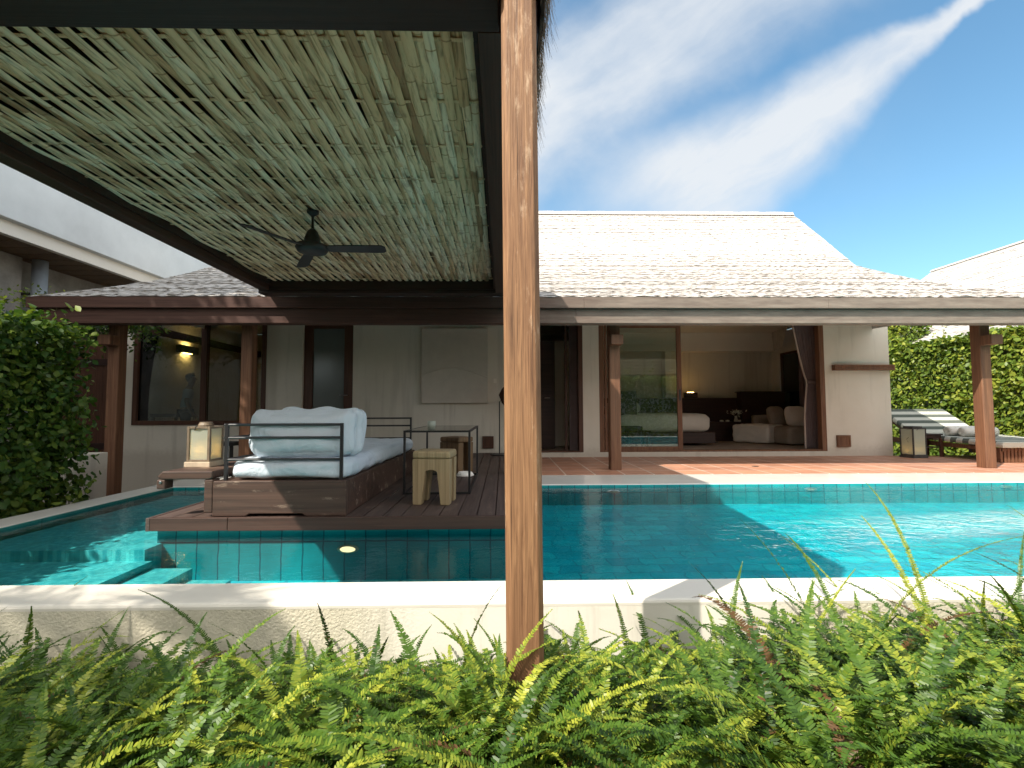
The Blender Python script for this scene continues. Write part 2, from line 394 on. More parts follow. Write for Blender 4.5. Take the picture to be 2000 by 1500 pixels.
# rough stucco of the pool wall: smoother and whiter to the right
m, g, o = newmat('pool_stucco')
v = coords(g)
n1 = g.n('ShaderNodeTexNoise', ins={'Vector': v, 'Scale': 70.0, 'Detail': 4.0, 'Roughness': 0.6})
n2 = g.n('ShaderNodeTexNoise', ins={'Vector': v, 'Scale': 1.3, 'Detail': 6.0})
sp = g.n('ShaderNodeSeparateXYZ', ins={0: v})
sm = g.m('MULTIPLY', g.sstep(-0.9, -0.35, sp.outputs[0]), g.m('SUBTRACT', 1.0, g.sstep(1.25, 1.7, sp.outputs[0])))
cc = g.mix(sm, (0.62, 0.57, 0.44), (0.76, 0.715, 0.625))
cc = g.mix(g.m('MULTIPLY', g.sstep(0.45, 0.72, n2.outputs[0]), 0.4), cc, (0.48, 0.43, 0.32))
n4 = g.n('ShaderNodeTexNoise', ins={'Vector': coords(g, (7, 7, 0.9)), 'Scale': 1.0, 'Detail': 6.0, 'Roughness': 0.65})
cc = g.mix(g.m('MULTIPLY', g.sstep(0.5, 0.72, n4.outputs[0]), 0.42), cc, (0.40, 0.37, 0.29))
hb = g.m('MULTIPLY', n1.outputs[0], g.m('SUBTRACT', 1.0, g.m('MULTIPLY', sm, 0.9)))
prin(g, o, col=cc, rough=0.9, spec=0.2, normal=bump(g, hb, 0.6, 0.014))
M['stucco'] = m

# bamboo slats: pale green-grey to straw, dark nodes
m, g, o = newmat('bamboo')
at = g.n('ShaderNodeAttribute', attribute_name='tint')
v = coords(g, (60, 2.2, 60))
n1 = g.n('ShaderNodeTexNoise', ins={'Vector': v, 'Scale': 1.0, 'Detail': 6.0, 'Roughness': 0.65})
n2 = g.n('ShaderNodeTexNoise', ins={'Vector': coords(g, (9, 3.2, 9)), 'Scale': 1.4, 'Detail': 5.0})
c = g.ramp(at.outputs['Fac'], [(0.0, (0.34, 0.19, 0.10)), (0.25, (0.70, 0.47, 0.27)), (0.6, (0.88, 0.67, 0.44)), (1.0, (0.92, 0.78, 0.60))])
c = g.mix(1.0, c, g.ramp(n1.outputs[0], [(0.3, (0.42, 0.36, 0.30)), (0.5, (1, 1, 1))]), 'MULTIPLY')
c = g.mix(g.m('MULTIPLY', g.sstep(0.56, 0.72, n2.outputs[0]), 0.6), c, (0.20, 0.12, 0.065))
prin(g, o, col=c, rough=0.5, spec=0.35, normal=bump(g, n1.outputs[0], 0.3, 0.004))
M['bamboo'] = m

# water: clear sheet with a rippled, reflecting surface
m, g, o = newmat('water')
v = coords(g, (1.0, 1.5, 1.0))
r1 = g.n('ShaderNodeTexNoise', ins={'Vector': v, 'Scale': 5.5, 'Detail': 4.0, 'Roughness': 0.55, 'Distortion': 0.6})
r2 = g.n('ShaderNodeTexNoise', ins={'Vector': v, 'Scale': 22.0, 'Detail': 2.0})
sp = g.n('ShaderNodeSeparateXYZ', ins={0: coords(g)})
amp = g.m('ADD', 0.22, g.m('MULTIPLY', g.sstep(-4.0, -0.5, sp.outputs[0]), 0.78))
hh = g.m('MULTIPLY', g.m('ADD', r1.outputs[0], g.m('MULTIPLY', r2.outputs[0], 0.34)), amp)
bn = bump(g, hh, 0.5, 0.05)
fr = g.n('ShaderNodeFresnel', ins={0: 1.33, 'Normal': bn})
tr = g.n('ShaderNodeBsdfTransparent', ins={0: (0.80, 0.955, 0.975, 1)})
gl = g.n('ShaderNodeBsdfGlossy', ins={'Color': (1, 1, 1, 1), 'Roughness': 0.015, 'Normal': bn})
ms = g.n('ShaderNodeMixShader', ins={0: fr.outputs[0], 1: tr.outputs[0], 2: gl.outputs[0]})
g.t.links.new(ms.outputs[0], o.inputs[0])
M['water'] = m

# wet polished coping at the back of the pool
m, g, o = newmat('wet_coping')
v = coords(g)
n1 = g.n('ShaderNodeTexNoise', ins={'Vector': v, 'Scale': 2.0, 'Detail': 6.0})
c = g.ramp(n1.outputs[0], [(0.3, (0.76, 0.73, 0.67)), (0.7, (0.86, 0.82, 0.75))])
prin(g, o, col=c, rough=0.14, spec=0.5)
M['wet'] = m


# ------------------------------------------------------------------ mesh helpers
def tag(o, label=None, cat=None, group=None, kind=None):
    if label: o['label'] = label
    if cat: o['category'] = cat
    if group: o['group'] = group
    if kind: o['kind'] = kind
    return o


def thing(name, label, cat, loc=(0, 0, 0), rz=0.0, group=None):
    o = bpy.data.objects.new(name, None)
    o.empty_display_size = 0.1
    o.location = loc
    o.rotation_euler = (0, 0, rz)
    COL.objects.link(o)
    return tag(o, label, cat, group)


def root_of(o):
    while o.parent: o = o.parent
    return o


def link(name, me, mat, parent=None, local=False, smooth=False, bev=0.0):
    """link a mesh given in world coordinates (or in the thing's own with local=True)"""
    if mat: me.materials.append(mat)
    o = bpy.data.objects.new(name, me)
    COL.objects.link(o)
    if parent:
        if not local: me.transform(Matrix.Translation(-root_of(parent).location))
        o.parent = parent
    else:
        co = np.empty(len(me.vertices) * 3, np.float32)
        me.vertices.foreach_get('co', co)
        co = co.reshape(-1, 3)
        c = Vector(((co[:, 0].min() + co[:, 0].max()) / 2, (co[:, 1].min() + co[:, 1].max()) / 2, co[:, 2].min()))
        c = Vector([float(a) for a in c])
        me.transform(Matrix.Translation(-c))
        o.location = c
    if smooth: me.polygons.foreach_set('use_smooth', np.ones(len(me.polygons), bool))
    if bev:
        b = o.modifiers.new('bevel', 'BEVEL')
        b.width = bev
        b.segments = 2
        b.limit_method = 'ANGLE'
        b.angle_limit = R(40)
    return o


class MB:
    def __init__(s): s.v, s.f, s.t = [], [], []
    def add(s, verts, faces, tint=0.5):
        k = len(s.v)
        s.v += [tuple(p) for p in verts]
        s.f += [tuple(k + i for i in f) for f in faces]
        s.t += [tint] * len(verts)
        return s
    def box(s, x0, x1, y0, y1, z0, z1, tint=0.5):
        if x0 > x1: x0, x1 = x1, x0
        if y0 > y1: y0, y1 = y1, y0
        if z0 > z1: z0, z1 = z1, z0
        v = [(x, y, z) for z in (z0, z1) for y in (y0, y1) for x in (x0, x1)]
        return s.add(v, [(0, 2, 3, 1), (4, 5, 7, 6), (0, 1, 5, 4), (2, 6, 7, 3), (0, 4, 6, 2), (1, 3, 7, 5)], tint)
    def prism(s, poly, a0, a1, axis='Z'):
        """polygon swept along an axis; poly holds the two other coordinates in x, y, z order"""
        n = len(poly)
        def pt(p, a): return {'Z': (p[0], p[1], a), 'Y': (p[0], a, p[1]), 'X': (a, p[0], p[1])}[axis]
        v = [pt(p, a0) for p in poly] + [pt(p, a1) for p in poly]
        f = [tuple(range(n))[::-1], tuple(range(n, 2 * n))] + [(i, (i + 1) % n, n + (i + 1) % n, n + i) for i in range(n)]
        return s.add(v, f)
    def post(s, x0, x1, y0, y1, z0, z1, c):
        return s.prism([(x0 + c, y0), (x1 - c, y0), (x1, y0 + c), (x1, y1 - c), (x1 - c, y1), (x0 + c, y1), (x0, y1 - c), (x0, y0 + c)], z0, z1)
    def tube(s, pts, r, n=8, r1=None):
        pts = [Vector(p) for p in pts]
        rs = [r + ((r1 if r1 is not None else r) - r) * i / max(1, len(pts) - 1) for i in range(len(pts))]
        rings = []
        for i, p in enumerate(pts):
            d = (pts[min(i + 1, len(pts) - 1)] - pts[max(i - 1, 0)]).normalized()
            a = d.cross(Vector((0, 0, 1)) if abs(d.z) < 0.9 else Vector((1, 0, 0))).normalized()
            b = d.cross(a)
            rings.append([p + (a * math.cos(2 * math.pi * k / n) + b * math.sin(2 * math.pi * k / n)) * rs[i] for k in range(n)])
        v = [q for r_ in rings for q in r_]
        f = [(i * n + k, i * n + (k + 1) % n, (i + 1) * n + (k + 1) % n, (i + 1) * n + k) for i in range(len(pts) - 1) for k in range(n)]
        f += [tuple(range(n))[::-1], tuple(range((len(pts) - 1) * n, len(pts) * n))]
        return s.add(v, f)
    def lathe(s, prof, cx, cy, n=24):
        v = [(cx + r * math.cos(2 * math.pi * k / n), cy + r * math.sin(2 * math.pi * k / n), z) for r, z in prof for k in range(n)]
        m_ = len(prof)
        f = [(i * n + k, i * n + (k + 1) % n, (i + 1) * n + (k + 1) % n, (i + 1) * n + k) for i in range(m_ - 1) for k in range(n)]
        f += [tuple(range(n))[::-1], tuple(range((m_ - 1) * n, m_ * n))]
        return s.add(v, f)
    def mesh(s, name):
        me = bpy.data.meshes.new(name)
        me.from_pydata(s.v, [], s.f)
        me.attributes.new('tint', 'FLOAT', 'POINT').data.foreach_set('value', s.t)
        bm = bmesh.new()
        bm.from_mesh(me)
        bmesh.ops.recalc_face_normals(bm, faces=bm.faces)
        bm.to_mesh(me)
        bm.free()
        return me
    def build(s, name, mat, parent=None, bev=0.0, smooth=False, local=False):
        return link(name, s.mesh(name), mat, parent, local, smooth, bev)


def npmesh(name, V, Fq, tint=None, k=4):
    """fast mesh from numpy arrays, all faces with k corners"""
    me = bpy.data.meshes.new(name)
    n, f = len(V), len(Fq)
    me.vertices.add(n)
    me.vertices.foreach_set('co', np.ascontiguousarray(V, np.float32).ravel())
    me.loops.add(f * k)
    me.loops.foreach_set('vertex_index', np.ascontiguousarray(Fq, np.int32).ravel())
    me.polygons.add(f)
    me.polygons.foreach_set('loop_start', np.arange(0, f * k, k, dtype=np.int32))
    me.polygons.foreach_set('loop_total', np.full(f, k, np.int32))
    if tint is not None:
        me.attributes.new('tint', 'FLOAT', 'POINT').data.foreach_set('value', np.ascontiguousarray(tint, np.float32))
    me.update(calc_edges=True)
    return me


def soft_box(name, x0, x1, y0, y1, z0, z1, mat, parent=None, rad=0.06, puff=0.02, seed=0, wrinkle=0.006, local=False, nx=26):
    """cushion or mattress: a rounded box whose faces bulge and wrinkle a little"""
    bm = bmesh.new()
    bmesh.ops.create_cube(bm, size=2.0)
    bmesh.ops.subdivide_edges(bm, edges=bm.edges, cuts=nx, use_grid_fill=True)
    hx, hy, hz = (x1 - x0) / 2, (y1 - y0) / 2, (z1 - z0) / 2
    c = Vector(((x0 + x1) / 2, (y0 + y1) / 2, (z0 + z1) / 2))
    for v_ in bm.verts:
        q = v_.co.copy()
        p = Vector((q.x * hx, q.y * hy, q.z * hz))
        r = min(rad, hx, hy, hz)
        inn = Vector((max(-hx + r, min(hx - r, p.x)), max(-hy + r, min(hy - r, p.y)), max(-hz + r, min(hz - r, p.z))))
        d_ = p - inn
        if d_.length > 1e-6: p = inn + d_.normalized() * r
        nrm = d_.normalized() if d_.length > 1e-6 else Vector((0, 0, 1))
        w_ = (1 - q.x ** 2) * (1 - q.y ** 2) + (1 - q.x ** 2) * (1 - q.z ** 2) + (1 - q.y ** 2) * (1 - q.z ** 2)
        p += nrm * puff * w_
        p += nrm * wrinkle * noise.noise(Vector((p.x * 7 + seed, p.y * 7, p.z * 11))) * 2
        v_.co = c + p
    me = bpy.data.meshes.new(name)
    bm.to_mesh(me)
    bm.free()
    return link(name, me, mat, parent, local, True)


def leaves(name, pts, nrm, size, mat, parent=None, spread=0.9, tint=None, aspect=0.5, local=False):
    """leaf-sized folded blades at given points, roughly facing nrm"""
    n = len(pts)
    N = nrm + nr.normal(0, spread, (n, 3))
    N /= np.linalg.norm(N, axis=1)[:, None]
    A = nr.normal(0, 1, (n, 3)) + np.array([0, 0, -0.5])
    A -= N * (A * N).sum(1)[:, None]
    A /= np.linalg.norm(A, axis=1)[:, None]
    B = np.cross(N, A)
    s = (size * nr.uniform(0.5, 1.35, n))[:, None]
    w = s * aspect * 0.5
    V = np.stack([pts, pts + A * s * 0.35 + B * w - N * w * 0.35, pts + A * s * 0.7 + B * w * 0.8 - N * w * 0.4, pts + A * s - N * s * 0.12,
                  pts + A * s * 0.7 - B * w * 0.8 - N * w * 0.4, pts + A * s * 0.35 - B * w - N * w * 0.35], 1).reshape(-1, 3)
    k = np.arange(n)[:, None] * 6
    Fq = np.concatenate([k + np.array([[0, 1, 2, 3]]), k + np.array([[0, 3, 4, 5]])])
    if tint is None: tint = nr.uniform(0, 1, n)
    return link(name, npmesh(name, V, Fq, np.repeat(tint, 6)), mat, parent, local)


def box_shell(n, x0, x1, y0, y1, z0, z1, depth=0.2, faces='xXyYZ', bulge=0.12, seed=0):
    """points just inside the faces of a clipped hedge, with lumps"""
    fs = {'x': ((y1 - y0) * (z1 - z0)), 'X': ((y1 - y0) * (z1 - z0)), 'y': ((x1 - x0) * (z1 - z0)), 'Y': ((x1 - x0) * (z1 - z0)), 'Z': ((x1 - x0) * (y1 - y0))}
    tot = sum(fs[k] for k in faces)
    P_, N_ = [], []
    for k in faces:
        m_ = int(n * fs[k] / tot)
        p = np.stack([nr.uniform(x0, x1, m_), nr.uniform(y0, y1, m_), nr.uniform(z0, z1, m_)], 1)
        d_ = nr.exponential(depth, m_)
        ax, val, sg = {'x': (0, x0, -1), 'X': (0, x1, 1), 'y': (1, y0, -1), 'Y': (1, y1, 1), 'Z': (2, z1, 1)}[k]
        lump = np.array([noise.noise(Vector((a * 1.7 + seed, b * 1.7, c_ * 1.7))) + 0.5 * noise.noise(Vector((a * 5 + seed, b * 5, c_ * 5))) for a, b, c_ in p])
        p[:, ax] = val - sg * d_ + sg * bulge * lump
        nn_ = np.zeros((m_, 3))
        nn_[:, ax] = sg
        nn_[:, 2] += 0.35
        P_.append(p)
        N_.append(nn_)
    return np.concatenate(P_), np.concatenate(N_)


def twigs(name, x0, x1, y0, y1, z0, z1, n, mat, parent):
    b = MB()
    for i in range(n):
        x, y = rnd.uniform(x0, x1), rnd.uniform(y0, y1)
        p = [(x, y, z0)]
        for k in range(1, 5):
            x += rnd.uniform(-.12, .12); y += rnd.uniform(-.12, .12)
            p.append((max(x0, min(x1, x)), max(y0, min(y1, y)), z0 + (z1 - z0) * k / 4 * rnd.uniform(0.8, 1)))
        b.tube(p, 0.018, 5, 0.006)
    return b.build(name, mat, parent)


def thatch_roof(rows, step=0.09, course=0.16, lift=0.03, jag=0.02, under=True, mb=None, flip=1):
    """courses of thatch laid over a profile; rows = (Y, z, x left, x right) from the eave up"""
    mb = mb or MB()
    rows = [Vector(r_) for r_ in rows]
    fine = [rows[0]]
    for a, b in zip(rows, rows[1:]):
        L = math.hypot(b[0] - a[0], b[1] - a[1])
        k = max(1, round(L / course))
        for i in range(1, k + 1): fine.append(a.lerp(b, i / k))
    for a, b in zip(fine, fine[1:]):
        sl = Vector((b[0] - a[0], b[1] - a[1])).normalized()
        nl = Vector((-sl[1] * flip, abs(sl[0])))
        if nl[1] < 0: nl = -nl
        xl, xr = a[2], a[3]
        n = max(2, int((xr - xl) / step))
        lo, hi, mid = [], [], []
        base = rnd.uniform(-0.006, 0.006)
        for i in range(n + 1):
            t_ = i / n
            j = rnd.uniform(-jag, jag)
            l_ = lift + rnd.uniform(-0.008, 0.008) + base
            x = xl + (xr - xl) * t_
            x2 = b[2] + (b[3] - b[2]) * t_
            lo.append((x, a[0] - sl[0] * (0.03 + j) + nl[0] * l_, a[1] - sl[1] * (0.03 + j) + nl[1] * l_))
            hi.append((x2, b[0] + nl[0] * 0.004, b[1] + nl[1] * 0.004))
            mid.append((x, a[0] - sl[0] * j - nl[0] * 0.01, a[1] - sl[1] * j - nl[1] * 0.01))
        k0 = len(mb.v)
        mb.v += lo + hi + mid
        mb.t += [rnd.random() for _ in range(3 * (n + 1))]
        for i in range(n):
            mb.f.append((k0 + i, k0 + i + 1, k0 + n + 2 + i, k0 + n + 1 + i))
            mb.f.append((k0 + 2 * n + 2 + i, k0 + 2 * n + 3 + i, k0 + i + 1, k0 + i))
    return mb


def open_mesh(mb, name):
    me = bpy.data.meshes.new(name)
    me.from_pydata(mb.v, [], mb.f)
    me.attributes.new('tint', 'FLOAT', 'POINT').data.foreach_set('value', mb.t)
    return me


def plate(name, quads, mat, parent=None, kind=None):
    """flat sheets given as corner lists"""
    b = MB()
    for q in quads: b.add(q, [tuple(range(len(q)))])
    o = link(name, open_mesh(b, name), mat, parent)
    if kind: o['kind'] = kind
    return o


def dup(o, parent=None):
    c = o.copy()
    COL.objects.link(c)
    if parent: c.parent = parent
    for ch in list(o.children): dup(ch, c)
    return c


wx = lambda x: (x - 983) * 9.8 / F          # wall plane

# ================================================================== ground, pool
plate('ground', [[(-90, -90, -0.75), (90, -90, -0.75), (90, 120, -0.75), (-90, 120, -0.75)]], M['soil'], kind='structure')
XR = 14.0
fl = lambda y: -0.27 - (6.29 - y) * 0.07
XL, YF, YB = -4.22, 2.78, 6.29
b = MB()
b.add([(XL, YF, fl(YF)), (XR, YF, fl(YF)), (XR, YB, fl(YB)), (XL, YB, fl(YB))], [(0, 1, 2, 3)])
floor = link('pool_floor', open_mesh(b, 'pool_floor'), M['pool_floor'])
floor['kind'] = 'structure'
b = MB()
b.box(XL, XR, YB, YB + 0.05, -0.6, -0.012)
b.box(-2.84, 0.18, 4.06, 4.11, -0.7, -0.012)
b.box(XL, XR, YF - 0.004, YF + 0.004, -0.62, -0.03)
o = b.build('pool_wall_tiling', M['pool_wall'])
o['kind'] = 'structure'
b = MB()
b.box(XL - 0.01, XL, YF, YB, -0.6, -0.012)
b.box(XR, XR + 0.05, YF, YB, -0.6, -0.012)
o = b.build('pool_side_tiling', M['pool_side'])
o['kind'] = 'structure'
b = MB()
b.box(XL, -2.80, 3.87, YB, -0.6, -0.115)
b.box(XL, -2.74, YF, 3.87, -0.6, -0.20)
b.box(-2.74, -2.42, YF, 3.86, -0.6, -0.255)
b.box(-2.42, -2.08, YF, 3.78, -0.6, -0.32)
o = b.build('pool_steps', M['pool_shelf'])
o['kind'] = 'structure'
o = plate('pool_water', [[(XL, YF, -0.035), (XR, YF, -0.035), (XR, YB, -0.035), (XL, YB, -0.035)]], M['water'], kind='structure')

# rim round the pool
b = MB()
b.box(-4.54, XR + 0.3, YB + 0.002, 7.18, -0.7, 0.0)
o = b.build('pool_coping', M['wet'], bev=0.008)
o['kind'] = 'structure'
b = MB()
b.box(-4.54, XL, 2.785, YB, -0.75, -0.001)
o = b.build('pool_side_coping', M['stucco_top'], bev=0.012)
o['kind'] = 'structure'
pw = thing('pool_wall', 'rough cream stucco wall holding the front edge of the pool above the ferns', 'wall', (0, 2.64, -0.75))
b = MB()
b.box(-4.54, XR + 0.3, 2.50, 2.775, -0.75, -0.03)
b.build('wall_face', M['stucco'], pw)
b = MB()
b.prism([(2.4995, -0.0295), (2.4985, -0.016), (2.5025, -0.006), (2.512, 0.0), (2.53, 0.0015), (2.783, 0.001), (2.783, -0.0295)], -4.541, XR + 0.3, 'X')
b.build('coping', M['stucco_top'], pw)

# terrace
b = MB()
b.box(-2.855, 13.5, 7.183, 9.80, -0.7, 0.004)
o = b.build('terrace', M['terracotta'])
o['kind'] = 'structure'
p = P(1475, 911, z=0.004)
t = thing('floor_drain', 'small dark drain cover set in the sunlit terracotta terrace', 'drain', (p.x, p.y, 0.004))
b = MB(); b.lathe([(0.055, 0.005), (0.055, 0.009), (0.045, 0.010)], p.x, p.y, 16); b.build('cover', M['iron'], t)

# pool lights: flush discs in the tiled pool walls
def pool_light(px, py, Y, hw, hz, label, on):
    c = P(px, py, Y=Y)
    t = thing('pool_light', label, 'pool light', (c.x, Y, c.z), group='round lights set in the pool walls')
    ring, lens = MB(), MB()
    n = 24
    def el(k, s, y): return (c.x + hw * s * math.cos(2 * math.pi * k / n), y, c.z + hz * s * math.sin(2 * math.pi * k / n))
    v = [el(k, 1, Y - 0.012) for k in range(n)] + [el(k, 0.74, Y - 0.02) for k in range(n)] + [el(k, 1, Y + 0.001) for k in range(n)]
    ring.add(v, [(k, (k + 1) % n, n + (k + 1) % n, n + k) for k in range(n)] + [(k, 2 * n + k, 2 * n + (k + 1) % n, (k + 1) % n) for k in range(n)])
    link('ring', open_mesh(ring, 'ring'), M['steel'] if not on else M['base_stone'], t)
    lens.add([el(k, 0.72, Y - 0.015) for k in range(n)], [tuple(range(n))[::-1]])
    link('lens', open_mesh(lens, 'lens'), M['poollamp'] if on else M['base_stone'], t)
M['poollamp'] = mat_emit('pool_lamp', (1.0, 0.75, 0.38), 0.9)
pool_light(680, 1072, 4.058, 0.088, 0.033, 'glowing round pool light in the tiled wall below the wooden deck', True)
pool_light(1198, 960, 6.288, 0.085, 0.022, 'round pool light in the shaded back wall of the pool', False)
pool_light(1583, 955, 6.288, 0.085, 0.022, 'round pool light in the sunlit back wall, in front of the white wall', False)
pool_light(1964, 950, 6.288, 0.085, 0.022, 'round pool light below the sunlit brown terrace post', False)

# ================================================================== deck
DX0, DX1, DY0, DY1, DZ = -2.857, 0.20, 3.99, 9.79, 0.10
dk = thing('deck', 'dark brown plank deck reaching out over the pool under the pavilion', 'deck', (-1.3, 6.9, 0.0))
b = MB()
x = DX0
while x < DX1 - 0.02:
    w = min(0.155, DX1 - x)
    b.box(x + 0.004, x + w - 0.004, DY0 + 0.036, DY1, DZ - 0.03, DZ + rnd.uniform(-0.0015, 0.0015), rnd.random())
    x += w
b.build('plank_floor', M['deck'], dk, bev=0.003)
b = MB()
b.box(DX0, DX0 + 0.62, DY0, DY0 + 0.034, -0.002, DZ + 0.002)
b.box(DX0 + 0.623, DX1, DY0, DY0 + 0.034, -0.004, DZ + 0.002)
b.build('front_board', M['deck_x'], dk, bev=0.004)
b = MB()
b.box(DX0 - 0.034, DX0 - 0.001, DY0, DY1, -0.004, DZ + 0.002)
b.build('side_board', M['deck'], dk, bev=0.004)
b = MB()
b.box(DX1 + 0.001, DX1 + 0.034, DY0, DY1, -0.004, DZ + 0.002)
b.build('side_board', M['deck'], dk, bev=0.004)
b = MB()
b.box(DX0 + 0.05, DX1 - 0.05, 4.115, 7.1, -0.02, DZ - 0.035)
b.build('joists', M['wood_y'], dk)

# daybed
BX0, BX1, BY0, BY1 = -2.385, -1.295, 4.03, 7.10
db = thing('daybed', 'long dark wood daybed with black rails and a white mattress on the deck', 'daybed', (-1.84, 5.5, DZ))
b = MB()
b.prism([(BX0, DZ + 0.002), (BX0 + 0.27, DZ + 0.002), (BX0 + 0.30, DZ + 0.022), (BX1 - 0.36, DZ + 0.022), (BX1 - 0.33, DZ + 0.002), (BX1, DZ + 0.002), (BX1, 0.39), (BX0, 0.39)], BY0, BY0 + 0.07, 'Y')
b.box(BX0 + 0.001, BX0 + 0.06, BY0 + 0.072, BY1, DZ + 0.002, 0.389)
b.box(BX1 - 0.06, BX1 - 0.001, BY0 + 0.072, BY1, DZ + 0.002, 0.389)
b.box(BX0 + 0.062, BX1 - 0.062, BY1 - 0.06, BY1 - 0.001, DZ + 0.002, 0.388)
b.box(BX0 + 0.062, BX1 - 0.062, BY0 + 0.073, BY1 - 0.062, 0.30, 0.384)
b.build('base', M['daybed'], db, bev=0.008)
soft_box('mattress', BX0 + 0.11, BX1 - 0.005, BY0 + 0.035, BY1 - 0.06, 0.39, 0.565, M['cushion'], db, rad=0.075, puff=0.01, wrinkle=0.008, nx=40)
for nm, yy in (('armrest', BY0 + 0.035), ('armrest', BY1 - 0.03)):
    b = MB()
    for zz in (0.85, 0.742, 0.562): b.tube([(BX0 + 0.065, yy, zz), (BX1 - 0.045, yy, zz)], 0.0115, 8)
    for xx in (BX0 + 0.085, BX1 - 0.055): b.box(xx - 0.012, xx + 0.012, yy - 0.012, yy + 0.012, 0.385, 0.862)
    b.build(nm, M['black_metal'], db)
b = MB()
for zz in (0.742, 0.562): b.tube([(BX0 + 0.085, BY0 + 0.04, zz), (BX0 + 0.085, BY1 - 0.03, zz)], 0.0105, 8)
b.build('side_rail', M['black_metal'], db)
b = MB()
b.prism([(-2.845, 0.425), (-2.80, 0.472), (-2.39, 0.472), (-2.39, 0.415), (-2.42, 0.405), (-2.80, 0.405)], 4.03, 5.56, 'Y')
b.box(-2.845, -2.775, 4.032, 4.14, 0.325, 0.404)
b.box(-2.845, -2.775, 5.40, 5.55, 0.325, 0.404)
b.box(-2.46, -2.388, 4.036, 4.14, 0.13, 0.404)
b.box(-2.46, -2.388, 5.40, 5.55, 0.13, 0.404)
b.build('side_shelf', M['daybed'], db, bev=0.010)
b = MB(); b.lathe([(0.011, 0), (0.011, 0.004), (0.006, 0.006)], 0, 0, 10)
me = b.mesh('bolt_head'); me.transform(Matrix.Translation((-2.81, 4.03, 0.385)) @ Matrix.Rotation(R(90), 4, 'X'))
link('bolt_head', me, M['steel'], db)

def pillow(name, label, c, size, tilt, rz, seed):
    sx, sy, sz = size
    o = soft_box(name, -sx / 2, sx / 2, -sy / 2, sy / 2, 0, sz, M['cushion'], None, rad=sy * 0.42, puff=0.016, seed=seed, wrinkle=0.008, nx=30)
    me = o.data
    for v_ in me.vertices:            # corners drawn out, edges pulled in
        fx, fz = v_.co.x / (sx / 2), (v_.co.z - sz / 2) / (sz / 2)
        v_.co.y *= 1 - 0.5 * max(abs(fx) ** 4, abs(fz) ** 4) * 0.75
        v_.co.x *= 1 - 0.04 * (1 - fz * fz)
        v_.co.z += 0.028 * abs(fx) ** 3 * (1 if fz > 0 else 0) * fz + 0.012 * noise.noise(Vector((v_.co.x * 6, seed, 0))) * max(0, fz)
    o.location = c
    o.rotation_euler = (R(tilt), 0, R(rz))
    return tag(o, label, 'pillow', 'white back pillows on the daybed')
pillow('pillow', 'large white pillow leaning on the front rail of the daybed', (-1.735, 4.20, 0.555), (0.90, 0.24, 0.375), -4, 0, 1)
pillow('pillow', 'white pillow propped behind the front one with its corner showing on top', (-1.66, 4.37, 0.55), (0.78, 0.20, 0.415), -5, -3, 5)
pillow('pillow', 'plump white pillow rearmost of the three on the daybed', (-1.70, 4.56, 0.55), (0.78, 0.24, 0.39), -12, 2, 9)

# lanterns
def lantern(c, rz, s, hh, frame, label, base_mat, lidded):
    t = thing('lantern', label, 'lantern', c, rz, 'glass candle lanterns')
    k, r = s / 2, 0.011
    b = MB(); b.box(-k - 0.012, k + 0.012, -k - 0.012, k + 0.012, 0.0, 0.045); b.build('base', base_mat, t, 0.004, local=True)
    b = MB()
    for sx in (-1, 1):
        for sy in (-1, 1): b.box(sx * k - r * sx * 2, sx * k, sy * k - r * sy * 2, sy * k, 0.046, hh)
    for z0, z1 in ((0.046, 0.064), (hh - 0.02, hh)):
        b.box(-k + 0.023, k - 0.023, -k + 0.001, -k + 0.019, z0, z1); b.box(-k + 0.023, k - 0.023, k - 0.019, k - 0.001, z0, z1)
        b.box(-k + 0.001, -k + 0.019, -k + 0.023, k - 0.023, z0, z1); b.box(k - 0.019, k - 0.001, -k + 0.023, k - 0.023, z0, z1)
    b.build('frame', frame, t, 0.002, local=True)
    for sx, sy in ((0, -1), (0, 1), (-1, 0), (1, 0)):
        b = MB()
        if sx == 0: b.box(-k + 0.022, k - 0.022, sy * (k - 0.009), sy * (k - 0.013), 0.064, hh - 0.02)
        else: b.box(sx * (k - 0.009), sx * (k - 0.013), -k + 0.022, k - 0.022, 0.064, hh - 0.02)
        b.build('pane', M['frost'], t, local=True)
    b = MB(); b.lathe([(0.035, 0.046), (0.035, 0.11), (0.006, 0.112)], 0, 0, 16); b.build('candle', M['wax'], t, local=True)
    b = MB(); b.lathe([(0.004, 0.115), (0.014, 0.13), (0.010, 0.15), (0.001, 0.175)], 0, 0, 10); b.build('flame', M['flame'], t, local=True)
    b = MB()
    if lidded: b.box(-k * 0.72, k * 0.72, -k * 0.72, k * 0.72, hh + 0.001, hh + 0.035)
    else:
        b.box(-k + 0.02, k - 0.02, -k + 0.02, k - 0.02, hh - 0.012, hh - 0.002)
        b.lathe([(k * 0.62, hh - 0.001), (k * 0.62, hh + 0.012), (k * 0.5, hh + 0.03), (k * 0.5, hh + 0.038)], 0, 0, 20)
    b.build('lid', frame, t, 0.003, local=True)
    b = MB()
    b.tube([(-k - 0.006, -k * 0.3, hh * 0.52), (-k - 0.012, -k * 0.1, hh * 0.62), (-k * 0.2, -k - 0.012, hh * 0.99), (0.0, -k - 0.012, hh + 0.005)], 0.0035, 6)
    b.build('handle', M['black_metal'], t, local=True)
    return t
lantern((-2.69, 4.42, 0.473), R(-2), 0.205, 0.355, M['brass'], 'lit brass framed lantern standing on the shelf beside the daybed', M['base_stone'], False)
lantern((8.10, 9.42, 0.005), R(5), 0.29, 0.58, M['iron'], 'dark iron lantern with frosted panes on the terrace by the striped lounger', M['iron'], True)

